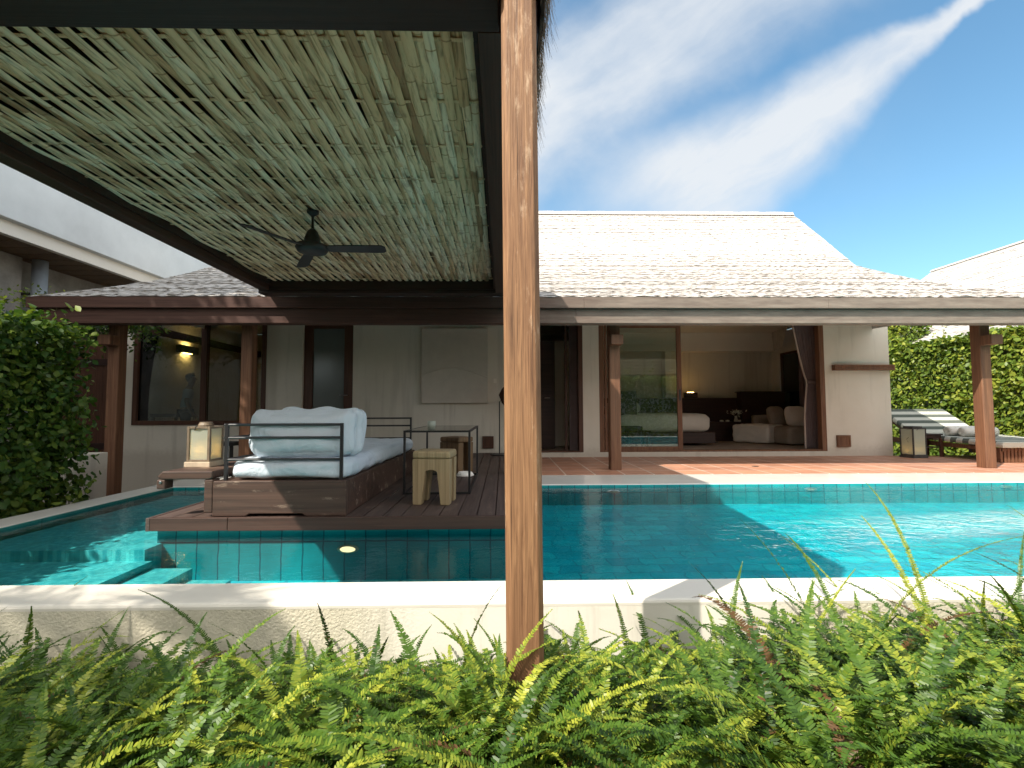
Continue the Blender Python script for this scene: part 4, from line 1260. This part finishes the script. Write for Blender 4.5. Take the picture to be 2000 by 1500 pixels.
def curtain(name, label, right, lft, Y, z0, z1, folds, depth, mat, tie_z=None, lining=None):
    """hanging cloth: lft(f) gives the left edge at height fraction f (0 bottom, 1 top)"""
    t = thing(name, label, 'curtain', (right - 0.1, Y, z0))
    nz, nx_ = 40, folds * 8
    V, Fq = [], []
    for j in range(nz + 1):
        f_ = j / nz
        xl = lft(f_)
        for i in range(nx_ + 1):
            a = i / nx_
            squeeze = min(1.0, (right - xl) / 0.3)
            V.append((xl + (right - xl) * a, Y + depth * (0.4 + 0.6 * squeeze) * math.sin(a * folds * 2 * math.pi + 0.7 * math.sin(3 * f_)), z0 + (z1 - z0) * f_))
    for j in range(nz):
        for i in range(nx_):
            k = j * (nx_ + 1) + i
            Fq.append((k, k + 1, k + nx_ + 2, k + nx_ + 1))
    o = link('cloth', npmesh('cloth', np.array(V), np.array(Fq)), mat, t, smooth=True)
    sdf = o.modifiers.new('thick', 'SOLIDIFY'); sdf.thickness = 0.006
    if lining:
        V, Fq = [], []
        for j in range(nz + 1):
            f_ = j / nz
            xl = lft(f_)
            V += [(xl - 0.03, Y - 0.03, z0 + (z1 - z0) * f_), (xl + 0.005, Y - 0.035, z0 + (z1 - z0) * f_)]
        for j in range(nz): Fq.append((2 * j, 2 * j + 1, 2 * j + 3, 2 * j + 2))
        o = link('lining', npmesh('lining', np.array(V), np.array(Fq)), lining, t)
        o.modifiers.new('thick', 'SOLIDIFY').thickness = 0.004
    if tie_z:
        xl = lft((tie_z - z0) / (z1 - z0))
        b = MB(); b.box(xl - 0.02, right + 0.01, Y - 0.06, Y - 0.045, tie_z - 0.035, tie_z + 0.035); b.build('tieback', mat, t)
    return t
def edge(f_):
    z = 0.12 + f_ * 2.75
    if z > 1.55: return (1583 - 26 * ((z - 1.55) / 1.3) ** 0.75 - 983) * 10.2 / F
    return (1583 - 7 * min(1, (1.55 - z) / 0.7) - 983) * 10.2 / F
curtain('curtain', 'brown curtain tied back at the right side of the open doors', (1606 - 983) * 10.2 / F, edge, 10.2, 0.12, 2.87, 7, 0.035, M['curtain'], 1.54, M['sheer'])
curtain('curtain', 'brown curtain hanging at the window in the back corner of the bedroom', 7.80, lambda f_: 7.50, 12.02, 0.9, 3.0, 4, 0.05, M['curtain'])

# ------------------------------------------------------------------ bathroom behind the left window
lz = 2.40
t = thing('wall_lamp', 'dark bar shaped wall lamp glowing up and down behind the left window', 'lamp', (-7.45, 11.4, lz))
b = MB(); b.box(-7.498, -7.38, 11.10, 11.74, lz - .085, lz + .085); b.build('lamp_body', M['panel'], t)
for zz in (-0.089, 0.0855):
    b = MB(); b.box(-7.48, -7.41, 11.28, 11.56, lz + zz, lz + zz + .003); b.build('bulb', M['glow'], t)
t = thing('wash_stand', 'dark wooden washstand inside below the left window', 'washstand', (-7.1, 10.6, 0.10))
b = MB(); b.box(-7.45, -6.9, 10.3, 10.9, 0.84, 0.90); b.build('top', M['panel'], t)
for xx in (-7.43, -6.95):
    b = MB(); b.box(xx, xx + 0.04, 10.32, 10.36, 0.101, 0.839); b.build('leg', M['panel'], t)

def person(loc, rz):
    t = thing('person', 'person in a white short sleeved shirt standing inside behind the left window', 'person', loc, rz)
    J = {'pelvis': (0, 0, .88, .125), 'waist': (0, 0, 1.0, .115), 'chest': (0, .03, 1.18, .135), 'upper': (0, .05, 1.30, .10), 'neck': (0, .07, 1.38, .05), 'head0': (0, .09, 1.45, .068),
         'head1': (0, .095, 1.53, .085), 'head2': (0, .085, 1.60, .062)}
    E = [('pelvis', 'waist'), ('waist', 'chest'), ('chest', 'upper'), ('upper', 'neck'), ('neck', 'head0'), ('head0', 'head1'), ('head1', 'head2')]
    for s_, k in ((-1, 'a'), (1, 'b')):
        J.update({'sh' + k: (s_ * .17, .05, 1.29, .055), 'el' + k: (s_ * .23, .03, 1.04, .04), 'wr' + k: (s_ * .21, .12, .83, .028), 'pa' + k: (s_ * .205, .155, .765, .03),
                  'hip' + k: (s_ * .095, 0, .82, .09), 'kn' + k: (s_ * .10, .02, .47, .06), 'an' + k: (s_ * .10, -.02, .09, .042), 'toe' + k: (s_ * .11, .13, .035, .03)})
        E += [('upper', 'sh' + k), ('sh' + k, 'el' + k), ('el' + k, 'wr' + k), ('wr' + k, 'pa' + k), ('pelvis', 'hip' + k), ('hip' + k, 'kn' + k), ('kn' + k, 'an' + k), ('an' + k, 'toe' + k)]
        for fi in range(5):
            nm_ = 'f%d%s' % (fi, k)
            px_, py_, pz_, _r = J['pa' + k]
            if fi == 4: a_, c_ = (-s_ * .022, .035, -.005), (-s_ * .03, .06, -.035)
            else: a_, c_ = ((fi - 1.5) * .016, .015, -.045), ((fi - 1.5) * .018, .008, -.085 - .006 * (1.5 - abs(fi - 1.5)))
            J[nm_] = (px_ + a_[0], py_ + a_[1], pz_ + a_[2], .009); J[nm_ + 't'] = (px_ + c_[0], py_ + c_[1], pz_ + c_[2], .007)
            E += [('pa' + k, nm_), (nm_, nm_ + 't')]
    names = list(J)
    def skin(name, keep, mat, grow, lvl=2):
        ks = [k for k in names if k in keep]
        me = bpy.data.meshes.new(name)
        me.from_pydata([J[k][:3] for k in ks], [(ks.index(a), ks.index(c)) for a, c in E if a in ks and c in ks], [])
        o = link(name, me, mat, t, True)
        o.modifiers.new('skin', 'SKIN').use_smooth_shade = True
        for i, k in enumerate(ks):
            r_ = J[k][3] + grow
            me.skin_vertices[0].data[i].radius = (r_, r_ * (0.72 if k in ('chest', 'waist', 'upper', 'pelvis') else 1))
            me.skin_vertices[0].data[i].use_root = (i == 0)
        sb = o.modifiers.new('sub', 'SUBSURF'); sb.levels = lvl; sb.render_levels = lvl
        return o
    skin('body', names, M['skin'], 0)
    J['elm'] = (0, 0, 0, 0)
    for k in 'ab':
        s_ = J['sh' + k]; e_ = J['el' + k]
        J['sl' + k] = tuple(s_[i] + (e_[i] - s_[i]) * 0.72 for i in range(3)) + (.055,)
        E.append(('sh' + k, 'sl' + k))
    del J['elm']
    names[:] = list(J)
    skin('shirt', ['pelvis', 'waist', 'chest', 'upper', 'sha', 'shb', 'sla', 'slb'], M['shirt'], .034)
    skin('trousers', ['pelvis', 'hipa', 'hipb', 'kna', 'knb', 'ana', 'anb'], M['trousers'], .012)
    bm = bmesh.new(); bmesh.ops.create_uvsphere(bm, u_segments=20, v_segments=14, radius=1)
    for v_ in bm.verts:
        c_ = v_.co
        v_.co = Vector((c_.x * .083, .07 + c_.y * .092 - (.02 if c_.y > .3 and c_.z < .35 else 0), 1.575 + c_.z * (.085 if c_.z > 0 else .12) + (.09 if c_.y > .35 and c_.z < 0.1 else 0)))
    me = bpy.data.meshes.new('hair'); bm.to_mesh(me); bm.free()
    link('hair', me, M['hair'], t, True, True)
    b = MB()
    b.lathe([(.002, 1.56), (.010, 1.54), (.014, 1.515), (.004, 1.508)], 0, .178, 8)          # nose
    b.build('nose', M['skin'], t, smooth=True, local=True)
    for s_ in (-1, 1):
        b = MB(); b.lathe([(.001, 1.552), (.009, 1.545), (.001, 1.538)], s_ * .03, .165, 8); b.build('eye', M['hair'], t, local=True)
        b = MB(); b.lathe([(.001, 1.565), (.014, 1.545), (.010, 1.515), (.001, 1.505)], s_ * .085, .085, 8); b.build('ear', M['skin'], t, local=True)
    b = MB(); b.box(-.022, .022, .160, .166, 1.487, 1.494); b.build('mouth', M['panel'], t, 0.002, local=True)
    return t
person((-6.66, 10.22, 0.10), R(-62))

# ================================================================== right terrace: lounger, towels, small table
LX0, LX1 = 8.78, 10.25
t = thing('sun_lounger', 'wide wooden sun lounger with grey and white striped cushions by the hedge', 'sun lounger', (9.5, 9.7, 0.005))
def slab(name, pts, th, parent, mat):
    """cushion along the bed: pts = (Y, z) of its underside; UV v runs along the bed"""
    b = MB(); lens, L = [0.0], 0.0
    for a, c in zip(pts, pts[1:]): L += math.hypot(c[0] - a[0], c[1] - a[1]); lens.append(L)
    nseg = len(pts)
    V, UV = [], []
    for (y, z), l_ in zip(pts, lens):
        for xx, zz in ((LX0, z), (LX0 - .004, z + th * .5), (LX0 + .02, z + th), (LX1 - .02, z + th), (LX1 + .004, z + th * .5), (LX1, z)):
            V.append((xx, y, zz)); UV.append(l_)
    Fq = []
    for i in range(nseg - 1):
        for k in range(6): Fq.append((i * 6 + k, i * 6 + (k + 1) % 6, (i + 1) * 6 + (k + 1) % 6, (i + 1) * 6 + k))
    Fq += [tuple(range(6))[::-1], tuple(range((nseg - 1) * 6, nseg * 6))]
    me = bpy.data.meshes.new(name); me.from_pydata(V, [], Fq)
    ul = me.uv_layers.new(name='UVMap')
    for lp in me.loops: ul.data[lp.index].uv = (0, UV[lp.vertex_index])
    bm = bmesh.new(); bm.from_mesh(me); bmesh.ops.recalc_face_normals(bm, faces=bm.faces); bm.to_mesh(me); bm.free()
    return link(name, me, mat, parent, bev=0.012)
slab('seat_cushion', [(8.35 + 1.82 * i / 8, 0.27 + 0.07 * i / 8) for i in range(9)], 0.10, t, M['stripe'])
slab('back_cushion', [(10.19 + 0.86 * i / 6, 0.35 + 0.51 * i / 6) for i in range(7)], 0.10, t, M['stripe'])
b = MB()
b.prism([(8.42, 0.20), (10.9, 0.22), (10.9, 0.33), (8.42, 0.262)], LX0 + 0.03, LX0 + 0.09, 'X')
b.prism([(8.42, 0.20), (10.9, 0.22), (10.9, 0.33), (8.42, 0.262)], LX1 - 0.09, LX1 - 0.03, 'X')
b.prism([(10.2, 0.29), (11.05, 0.80), (11.02, 0.84), (10.2, 0.345)], LX0 + 0.03, LX0 + 0.08, 'X')
b.prism([(10.2, 0.29), (11.05, 0.80), (11.02, 0.84), (10.2, 0.345)], LX1 - 0.08, LX1 - 0.03, 'X')
b.box(LX0 + 0.091, LX1 - 0.091, 8.43, 8.47, 0.21, 0.26)
b.build('frame', M['house_post'], t, 0.005)
for xx in (LX0 + 0.03, LX1 - 0.11):
    b = MB(); b.box(xx, xx + 0.08, 10.3, 10.38, 0.006, 0.217); b.build('leg', M['house_post'], t, 0.004)
b = MB()
xx = LX0 + 0.02
b.box(xx, LX1 - 0.02, 8.46, 8.50, 0.022, 0.20)
while xx < LX1 - 0.06:
    b.box(xx, xx + 0.042, 8.42, 8.458, 0.008, 0.262); xx += 0.066
b.build('slatted_foot', M['house_post'], t, 0.003)
def towel(c, L, r, label, rz):
    b = MB(); n = 20
    prof = []
    th = [2 * math.pi * k / n for k in range(n)]
    for xx, rr in ((-L / 2, r * .80), (-L / 2 + .012, r * .95), (-L / 4, r), (0, r * 1.01), (L / 4, r), (L / 2 - .012, r * .95), (L / 2, r * .80)):
        prof.append([(xx, rr * math.cos(a), r + rr * math.sin(a) * .93) for a in th])
    V = [p_ for r_ in prof for p_ in r_]
    b.add(V, [(i * n + k, i * n + (k + 1) % n, (i + 1) * n + (k + 1) % n, (i + 1) * n + k) for i in range(6) for k in range(n)] + [tuple(range(n))[::-1], tuple(range(6 * n, 7 * n))])
    pts = []
    for i in range(40):                                   # the rolled edge seen at the end
        a = i * 0.45; rr = r * .80 * (1 - i / 44)
        pts.append((-L / 2 - .002, rr * math.cos(a), r + rr * math.sin(a) * .93))
    b.tube(pts, 0.006, 5)
    o = link('rolled_towel', b.mesh('rolled_towel'), M['towel'], None, True, True)
    o.location = c; o.rotation_euler = (0, 0, R(rz))
    tag(o, label, 'towel', 'rolled towels on the lounger')
towel((9.30, 9.62, 0.415), 0.62, 0.105, 'rolled white towel on the lounger seat, the one nearer its backrest', -4)
towel((9.38, 9.38, 0.407), 0.62, 0.105, 'rolled white towel on the lounger seat, half behind the brown post', -7)
t = thing('small_table', 'small dark wooden slatted table between the iron lantern and the lounger', 'table', (8.50, 9.70, 0.005))
b = MB()
for i in range(6): b.box(8.23, 8.80, 9.52 + i * 0.066, 9.575 + i * 0.066, 0.43, 0.455)
b.build('top', M['wood_x'], t, 0.003)
b = MB(); b.box(8.25, 8.78, 9.54, 9.57, 0.37, 0.428); b.box(8.25, 8.78, 9.84, 9.87, 0.37, 0.428)
for i in range(6): b.box(8.28, 8.75, 9.54 + i * 0.058, 9.585 + i * 0.058, 0.18, 0.20)
b.build('shelf', M['wood_x'], t, 0.003)
for xx in (8.23, 8.75):
    for yy in (9.52, 9.85):
        b = MB(); b.box(xx, xx + 0.055, yy, yy + 0.05, 0.006, 0.369); b.build('leg', M['wood_z'], t, 0.003)

# ================================================================== neighbours
nb = thing('concrete_building', 'pale concrete building with a deep overhanging slab left of the villa', 'building', (-11, 8, -0.75))
FX = -8.2
b = MB(); b.box(FX - 6, FX, 0.2, 19, 4.17, 6.10); b.build('slab_edge', M['pale_concrete'], nb, 0.01)
b = MB(); b.box(FX - 0.26, FX - 0.14, 0.3, 18.9, 3.94, 4.168); b.build('edge_beam', M['inner_wall'], nb)
b = MB()
for i in range(50): b.box(FX - 1.9, FX - 0.27, 0.4 + i * 0.37, 0.4 + i * 0.37 + 0.34, 3.98, 4.02)
b.build('soffit_boards', M['stool_brown'], nb)
b = MB(); b.box(-9.9, -9.65, 0.3, 18.9, -0.74, 4.165); b.box(-9.66, -9.40, 8.95, 9.45, -0.74, 3.97); b.build('wall', M['concrete'], nb, 0.01)
b = MB(); b.tube([(-9.28, 9.68, -0.74), (-9.28, 9.68, 3.975)], 0.125, 20)
pi_ = b.build('drain_pipe', M['pipe'], nb, smooth=True)
b = MB(); b.box(-9.64, -9.14, 9.66, 9.70, 3.28, 3.33); b.build('pipe_bracket', M['iron'], pi_)

v2 = thing('villa', 'second villa with a pale shingled roof showing beyond the hedge', 'house', (15, 13, -0.75))
rows = [(11.8, 2.72, 5.6, 19.6), (12.6, 3.12, 5.9, 19.3), (13.6, 3.72, 6.2, 19.0), (14.8, 4.6, 6.6, 18.8), (16.0, 5.6, 7.0, 18.65), (17.0, 6.40, 7.4, 18.45)]
b = thatch_roof(rows, 0.12, 0.13, 0.012, 0.02)
thatch_roof([(34 - r_[0], *r_[1:]) for r_ in rows], 0.5, 0.5, mb=b)
for s_ in (2, 3):
    vs = [(r_[s_], r_[0], r_[1]) for r_ in rows] + [(r_[s_], 34 - r_[0], r_[1]) for r_ in rows[::-1][1:]]
    n = len(vs)
    low = [(p_[0] + (0.6 if s_ == 3 else -0.6), p_[1], 2.6) for p_ in vs]
    b.add(vs + low, [(i, i + 1, n + i + 1, n + i) for i in range(n - 1)])
b.v = [(y, x, z) for x, y, z in b.v]
rf2 = link('roof', open_mesh(b, 'roof'), M['thatch'], v2)
b = MB()
b.prism([(16.88, 6.36), (16.95, 6.44), (17.05, 6.44), (17.12, 6.36)], 7.4, 18.5, 'Y')
b.build('ridge_cap', M['thatch'], rf2)
b = MB(); b.box(13.2, 20.8, 7.5, 17.8, -0.74, 2.9); b.build('wall', M['wall'], v2)

v3 = thing('villa', 'villa with a brown thatched roof standing behind the photographer', 'house', (2, -10, -0.75))
rows = [(-7.0, 2.9, -9, 15), (-8.5, 3.9, -8.2, 14.2), (-10.2, 5.9, -7.2, 13.2)]
b = thatch_roof(rows, 0.5, 0.35, 0.04, 0.04)
thatch_roof([(-20.4 - r_[0], *r_[1:]) for r_ in rows], 0.8, 0.6, mb=b)
link('roof', open_mesh(b, 'roof'), M['dark_thatch'], v3)
b = MB(); b.box(-8, 14, -12.5, -8.2, -0.74, 2.95); b.build('wall', M['wall'], v3)

# ================================================================== planting
def hedge(name, label, cat, x0, x1, y0, y1, z0, z1, n, size, mat, faces, depth=0.12, bulge=0.10, seed=0, ntw=40):
    t = thing(name, label, cat, ((x0 + x1) / 2, (y0 + y1) / 2, z0))
    p, nn_ = box_shell(n, x0, x1, y0, y1, z0, z1, depth, faces, bulge, seed)
    tn = np.array([0.5 + 0.45 * noise.noise(Vector((a * 1.3 + seed, b_ * 1.3, c_ * 1.3))) for a, b_, c_ in p]) + nr.normal(0, 0.12, len(p))
    for _ in range(len(p) // 260):                     # young shoots stand out of the clipped face
        i = rnd.randrange(len(p))
        d_ = Vector(nn_[i]).normalized() + Vector((rnd.uniform(-.5, .5), rnd.uniform(-.5, .5), rnd.uniform(0.1, .9)))
        L = rnd.uniform(0.8, 2.6) * size * 1.4
        k_ = 8
        q_ = np.array([p[i] + np.array(d_) * L * (j + 1) / k_ for j in range(k_)])
        p = np.concatenate([p, q_]); nn_ = np.concatenate([nn_, np.tile(np.array(nn_[i]), (k_, 1))]); tn = np.concatenate([tn, np.full(k_, 0.95)])
    leaves('foliage', p, nn_, size, mat, t, 0.75, np.clip(tn, 0, 1), 0.62)
    twigs('branches', x0 + .2, x1 - .2, y0 + .2, y1 - .2, z0, z1 - .15, ntw, M['bark'], t)
    return t
hedge('hedge', 'tall bushy dark green hedge along the left edge of the pool', 'hedge', -6.0, -4.68, 2.0, 5.50, -0.75, 1.90, 42000, 0.072, M['hedge_dark'], 'XYZy', 0.22, 0.30, 3)
hedge('hedge', 'clipped sunlit green hedge behind the sun lounger', 'hedge', 11.2, 12.1, 4.5, 17.5, -0.75, 2.76, 60000, 0.105, M['hedge'], 'xZ', 0.10, 0.10, 8, 80)
hedge('shrub', 'rounded green shrub rising above the far end of the clipped hedge', 'shrub', 11.5, 12.7, 14.0, 15.4, 2.2, 3.75, 7000, 0.10, M['hedge'], 'xXyYZ', 0.12, 0.16, 5, 12)
hedge('hedge', 'long green garden hedge standing behind the photographer', 'hedge', -12, 15, -4.4, -3.4, -0.75, 2.5, 26000, 0.15, M['hedge'], 'YZ', 0.12, 0.12, 2, 30)
t = thing('climbing_plant', 'dark leafy climber hanging below the left end of the eaves', 'plant', (-7.0, 8.3, 2.2))
k = 1500
pp = np.stack([nr.uniform(-7.9, -6.35, k), nr.uniform(7.7, 9.2, k), 2.55 - nr.exponential(0.13, k)], 1)
leaves('foliage', pp, np.tile([0.3, -1.0, 0.2], (k, 1)), 0.08, M['hedge_dark'], t)
b = MB()
for i in range(14):
    xx, yy = rnd.uniform(-7.8, -6.4), rnd.uniform(7.8, 9.1)
    b.tube([(xx, yy, 2.6), (xx + rnd.uniform(-.2, .2), yy, 2.4), (xx + rnd.uniform(-.3, .3), yy, 2.15)], 0.006, 5)
b.build('stems', M['bark'], t)
t = thing('weed_tuft', 'small green plants sprouting at the left corner of the roof', 'plant', (-7.3, 7.6, 2.6))
k = 260
pp = np.stack([nr.normal(-7.35, .22, k), nr.normal(7.6, .2, k), 2.62 + np.abs(nr.normal(0, .12, k))], 1)
leaves('foliage', pp, np.tile([0, -.6, .8], (k, 1)), 0.06, M['hedge'], t)
b = MB(); b.box(-6.25, -5.75, 6.6, 7.15, -0.74, 0.37)
tag(b.build('garden_wall', M['wall'], bev=0.01), 'short cream garden wall between the dark hedge and the left post', 'wall')
t = thing('shade_boards', 'dark board screen added in place of the deep shade in the passage left of the villa', 'shade_boards', (-8.5, 9.95, -0.74))  # added dark boards stand in for the black shade of the passage
b = MB()
for k_ in range(11): b.box(-9.39 + k_ * 0.156, -9.39 + k_ * 0.156 + 0.152, 9.93, 9.97, -0.74, 2.62)
b.build('boards', M['wood_z'], t, 0.003)
b = MB(); b.box(-9.39, -7.68, 9.90, 9.928, 0.2, 0.32); b.build('rail', M['wood_x'], t)
b = MB(); b.box(-9.39, -7.68, 9.90, 9.928, 1.9, 2.02); b.build('rail', M['wood_x'], t)

def palm(loc, h, n, L, label, seed):
    rr = random.Random(seed)
    t = thing('palm_tree', label, 'palm', loc)
    x, y, z = loc
    b = MB(); b.tube([(x + 0.1 * math.sin(k * .5), y, z + h * k / 8) for k in range(9)], 0.14, 12, 0.10); b.build('trunk', M['bark'], t)
    V, Fq = [], []
    for i in range(n):
        a = 2 * math.pi * i / n + rr.uniform(-.2, .2)
        e = rr.uniform(0.0, 1.1)
        p_ = Vector((x + 0.1 * math.sin(4), y, z + h))
        m_ = 30
        for k in range(m_):
            f_ = k / m_
            d_ = Vector((math.cos(a) * math.cos(e), math.sin(a) * math.cos(e), math.sin(e)))
            q_ = p_ + d_ * L / m_
            sd_ = Vector((-math.sin(a), math.cos(a), 0))
            up = d_.cross(sd_)
            k0 = len(V)
            V += [p_ - sd_ * .012, p_ + sd_ * .012, q_ + sd_ * .012, q_ - sd_ * .012]; Fq.append((k0, k0 + 1, k0 + 2, k0 + 3))
            if f_ > .12:
                ll = 0.55 * math.sin(math.pi * min(1, f_ * .9 + .08)) ** .6
                for s_ in (-1, 1):
                    dl = (sd_ * s_ * .8 + d_ * .5 + Vector((0, 0, -.35 + rr.uniform(-.15, .15)))).normalized()
                    w_ = d_ * .022
                    k0 = len(V)
                    V += [p_ - w_, p_ + w_, p_ + dl * ll + w_ * .3, p_ + dl * ll - w_ * .3]; Fq.append((k0, k0 + 1, k0 + 2, k0 + 3))
            p_ = q_; e -= 1.9 / m_
    link('crown', npmesh('crown', np.array([tuple(v_) for v_ in V]), np.array(Fq), nr.uniform(.2, .9, len(V))), M['hedge_dark'], t)
palm((-5.5, -1.0, -0.75), 6.3, 14, 1.95, 'slender palm tree standing left of the photographer', 4)

def tree(loc, h, cr, n, label, seed):
    t = thing('tree', label, 'tree', loc)
    x, y, z = loc
    rr = random.Random(seed)
    b = MB(); b.tube([(x, y, z), (x + .1, y, z + h * .3), (x - .05, y + .1, z + h * .6)], 0.16, 10, 0.11)
    pts = []
    for i in range(26):
        c_ = Vector((x - .85 + rr.gauss(0, cr * .45), y + rr.gauss(0, cr * .45), z + h + rr.gauss(0, cr * .33)))
        b.tube([(x - .05, y + .1, z + h * .6), tuple((Vector((x, y, z + h * .7)) + c_) / 2), tuple(c_)], 0.05, 6, 0.012)
        k = n // 26
        pts.append(np.array(c_)[None, :] + nr.normal(0, cr * .2, (k, 3)))
    b.build('trunk', M['bark'], t)
    pts = np.concatenate(pts)
    leaves('crown', pts, np.tile([0, 0, 1.0], (len(pts), 1)), 0.16, M['hedge_dark'], t, 1.2)
tree((-7.75, 5.3, -0.75), 8.8, 2.4, 11000, 'leafy tree rising over the hedge left of the pavilion', 6)

# ferns: a bed of arching sword ferns along the foot of the pool wall
print('ferns')
VV, FF, TT = [], [], []
kbase = 0
def frond(x, y, z, az, el, L, droop, pin, tint, curl):
    global kbase
    m_ = max(18, int(L / 0.0088))
    f_ = np.linspace(0, 1, m_)
    e = el - droop * f_ ** 1.5
    a = az + curl * f_
    dx, dy_, dz = np.cos(a) * np.cos(e), np.sin(a) * np.cos(e), np.sin(e)
    D = np.stack([dx, dy_, dz], 1)
    Pp = np.cumsum(D * (L / m_), 0) + np.array([x, y, z])
    Sd = np.stack([-np.sin(a), np.cos(a), np.zeros(m_)], 1)
    Up = np.cross(D, Sd)
    # stalk
    w = 0.0022
    st = np.arange(0, m_, 3)
    q0 = Pp[st]
    s0 = Sd[st] * w
    ns = len(st)
    V = np.stack([q0 - s0, q0 + s0], 1).reshape(-1, 3)
    i = np.arange(ns - 1)[:, None] * 2
    Fq = i + np.array([[0, 1, 3, 2]])
    VV.append(V); FF.append(Fq + kbase); TT.append(np.full(len(V), tint * 0.6)); kbase += len(V)
    # leaflets
    s = int(m_ * 0.10)
    fp = f_[s:]
    ln = pin * np.minimum(1, 0.35 + fp / 0.22) * np.clip(1.06 - fp ** 2.4, 0.10, 1)
    for sg in (-1, 1):
        dl = Sd[s:] * sg * 0.95 + D[s:] * 0.24 + Up[s:] * (0.16 + nr.normal(0, 0.10, (len(fp), 1)))
        dl += nr.normal(0, 0.07, dl.shape)
        dl /= np.linalg.norm(dl, axis=1)[:, None]
        wv = D[s:] * 0.0040 + Up[s:] * nr.normal(0.0004, 0.0014, (len(fp), 1))
        l_ = ln[:, None] * nr.uniform(0.85, 1.1, (len(fp), 1))
        p0 = Pp[s:]
        V = np.stack([p0 - wv * .8, p0 + wv * 1.1, p0 + dl * l_ * .75 + wv * .85, p0 + dl * l_, p0 + dl * l_ * .75 - wv * .75], 1).reshape(-1, 3)
        i = np.arange(len(fp))[:, None] * 5
        Fq = np.concatenate([i + np.array([[0, 1, 2, 4]]), i + np.array([[4, 2, 3, 3]])])
        Fq = i + np.array([[0, 1, 2, 4]])
        F2 = i + np.array([[4, 2, 3, 3]])
        VV.append(V); FF.append(Fq + kbase); TT.append(np.clip(tint + nr.normal(0, .07, len(V)), -3, 1)); F3.append(F2[:, :3] + kbase); kbase += len(V)
F3 = []
def bedz(y): return -0.545 + 0.31 * max(0.0, min(1.0, (2.42 - y) / 0.85))
plate('fern_bed_soil', [[(-5, 0.4, -0.255), (5, 0.4, -0.255), (5, 1.57, -0.265), (-5, 1.57, -0.265)], [(-5, 1.57, -0.265), (5, 1.57, -0.265), (5, 2.49, -0.565), (-5, 2.49, -0.565)]], M['soil'], kind='structure')
nplants = 0
yy = 1.18
while yy < 2.44:
    xx = -3.9
    while xx < 4.0:
        x, y = xx + rnd.uniform(-.07, .07), yy + rnd.uniform(-.06, .06)
        xx += 0.165
        if abs(x) > 1.18 * y + 1.0: continue
        nplants += 1
        right = max(0.0, min(1.0, (x / y - 0.38) / 0.25))
        lean = 0.05 + 0.22 * noise.noise(Vector((x * 2.1, y * 2.1, 3))) + (0.10 if y < 1.8 else 0)
        for i in range(rnd.randint(26, 34)):
            az = rnd.uniform(0, 2 * math.pi)
            L = rnd.uniform(0.32, 0.54) * (0.99 + 0.42 * right + lean)
            el = R(rnd.uniform(28, 78))
            droop = R(rnd.uniform(55, 150))
            if y < 1.78 and abs(x - 0.06) < 0.3: L *= 1.22
            tall = y > 1.95 and rnd.random() < (0.010 + 0.022 * right)
            if tall: L *= rnd.uniform(1.25, 1.7); el = R(rnd.uniform(62, 86)); droop = R(rnd.uniform(25, 80))
            tint = min(1, max(0, rnd.gauss(0.46, 0.22) + 0.30 * noise.noise(Vector((x * 2.3, y * 2.3, 9)))))
            if rnd.random() < 0.015: tint = -3.0                      # withered frond
            frond(x + rnd.uniform(-.03, .03), y + rnd.uniform(-.03, .03), bedz(y) , az, el, L, droop, rnd.uniform(0.024, 0.038) * (0.75 if tall else 1), tint, rnd.uniform(-.5, .5))
    yy += 0.15
for x, y in ((-0.10, 1.64), (-0.02, 1.70), (0.05, 1.66), (0.12, 1.69), (0.20, 1.66), (0.02, 1.58), (0.13, 1.58), (0.24, 1.72)):
    for i in range(15):
        frond(x + rnd.uniform(-.03, .03), y + rnd.uniform(-.02, .02), bedz(y), rnd.uniform(0, 2 * math.pi), R(rnd.uniform(56, 88)), rnd.uniform(0.42, 0.66), R(rnd.uniform(50, 130)),
              rnd.uniform(0.020, 0.032), min(1, max(0, rnd.gauss(0.5, 0.22))), rnd.uniform(-.5, .5))
Vn = np.concatenate(VV)
Fn = np.concatenate(FF)
Tn = np.concatenate(TT)
F3n = np.concatenate(F3)
me = bpy.data.meshes.new('ferns')
n4, n3 = len(Fn), len(F3n)
me.vertices.add(len(Vn)); me.vertices.foreach_set('co', Vn.astype(np.float32).ravel())
me.loops.add(n4 * 4 + n3 * 3)
me.loops.foreach_set('vertex_index', np.concatenate([Fn.ravel(), F3n.ravel()]).astype(np.int32))
me.polygons.add(n4 + n3)
me.polygons.foreach_set('loop_start', np.concatenate([np.arange(n4) * 4, n4 * 4 + np.arange(n3) * 3]).astype(np.int32))
me.polygons.foreach_set('loop_total', np.concatenate([np.full(n4, 4), np.full(n3, 3)]).astype(np.int32))
me.attributes.new('tint', 'FLOAT', 'POINT').data.foreach_set('value', Tn.astype(np.float32))
me.update(calc_edges=True)
o = link('ferns', me, M['fern'])
tag(o, 'dense bed of bright green sword ferns at the foot of the pool wall', 'ferns', kind='stuff')
print('fern plants', nplants, 'faces', n4 + n3)
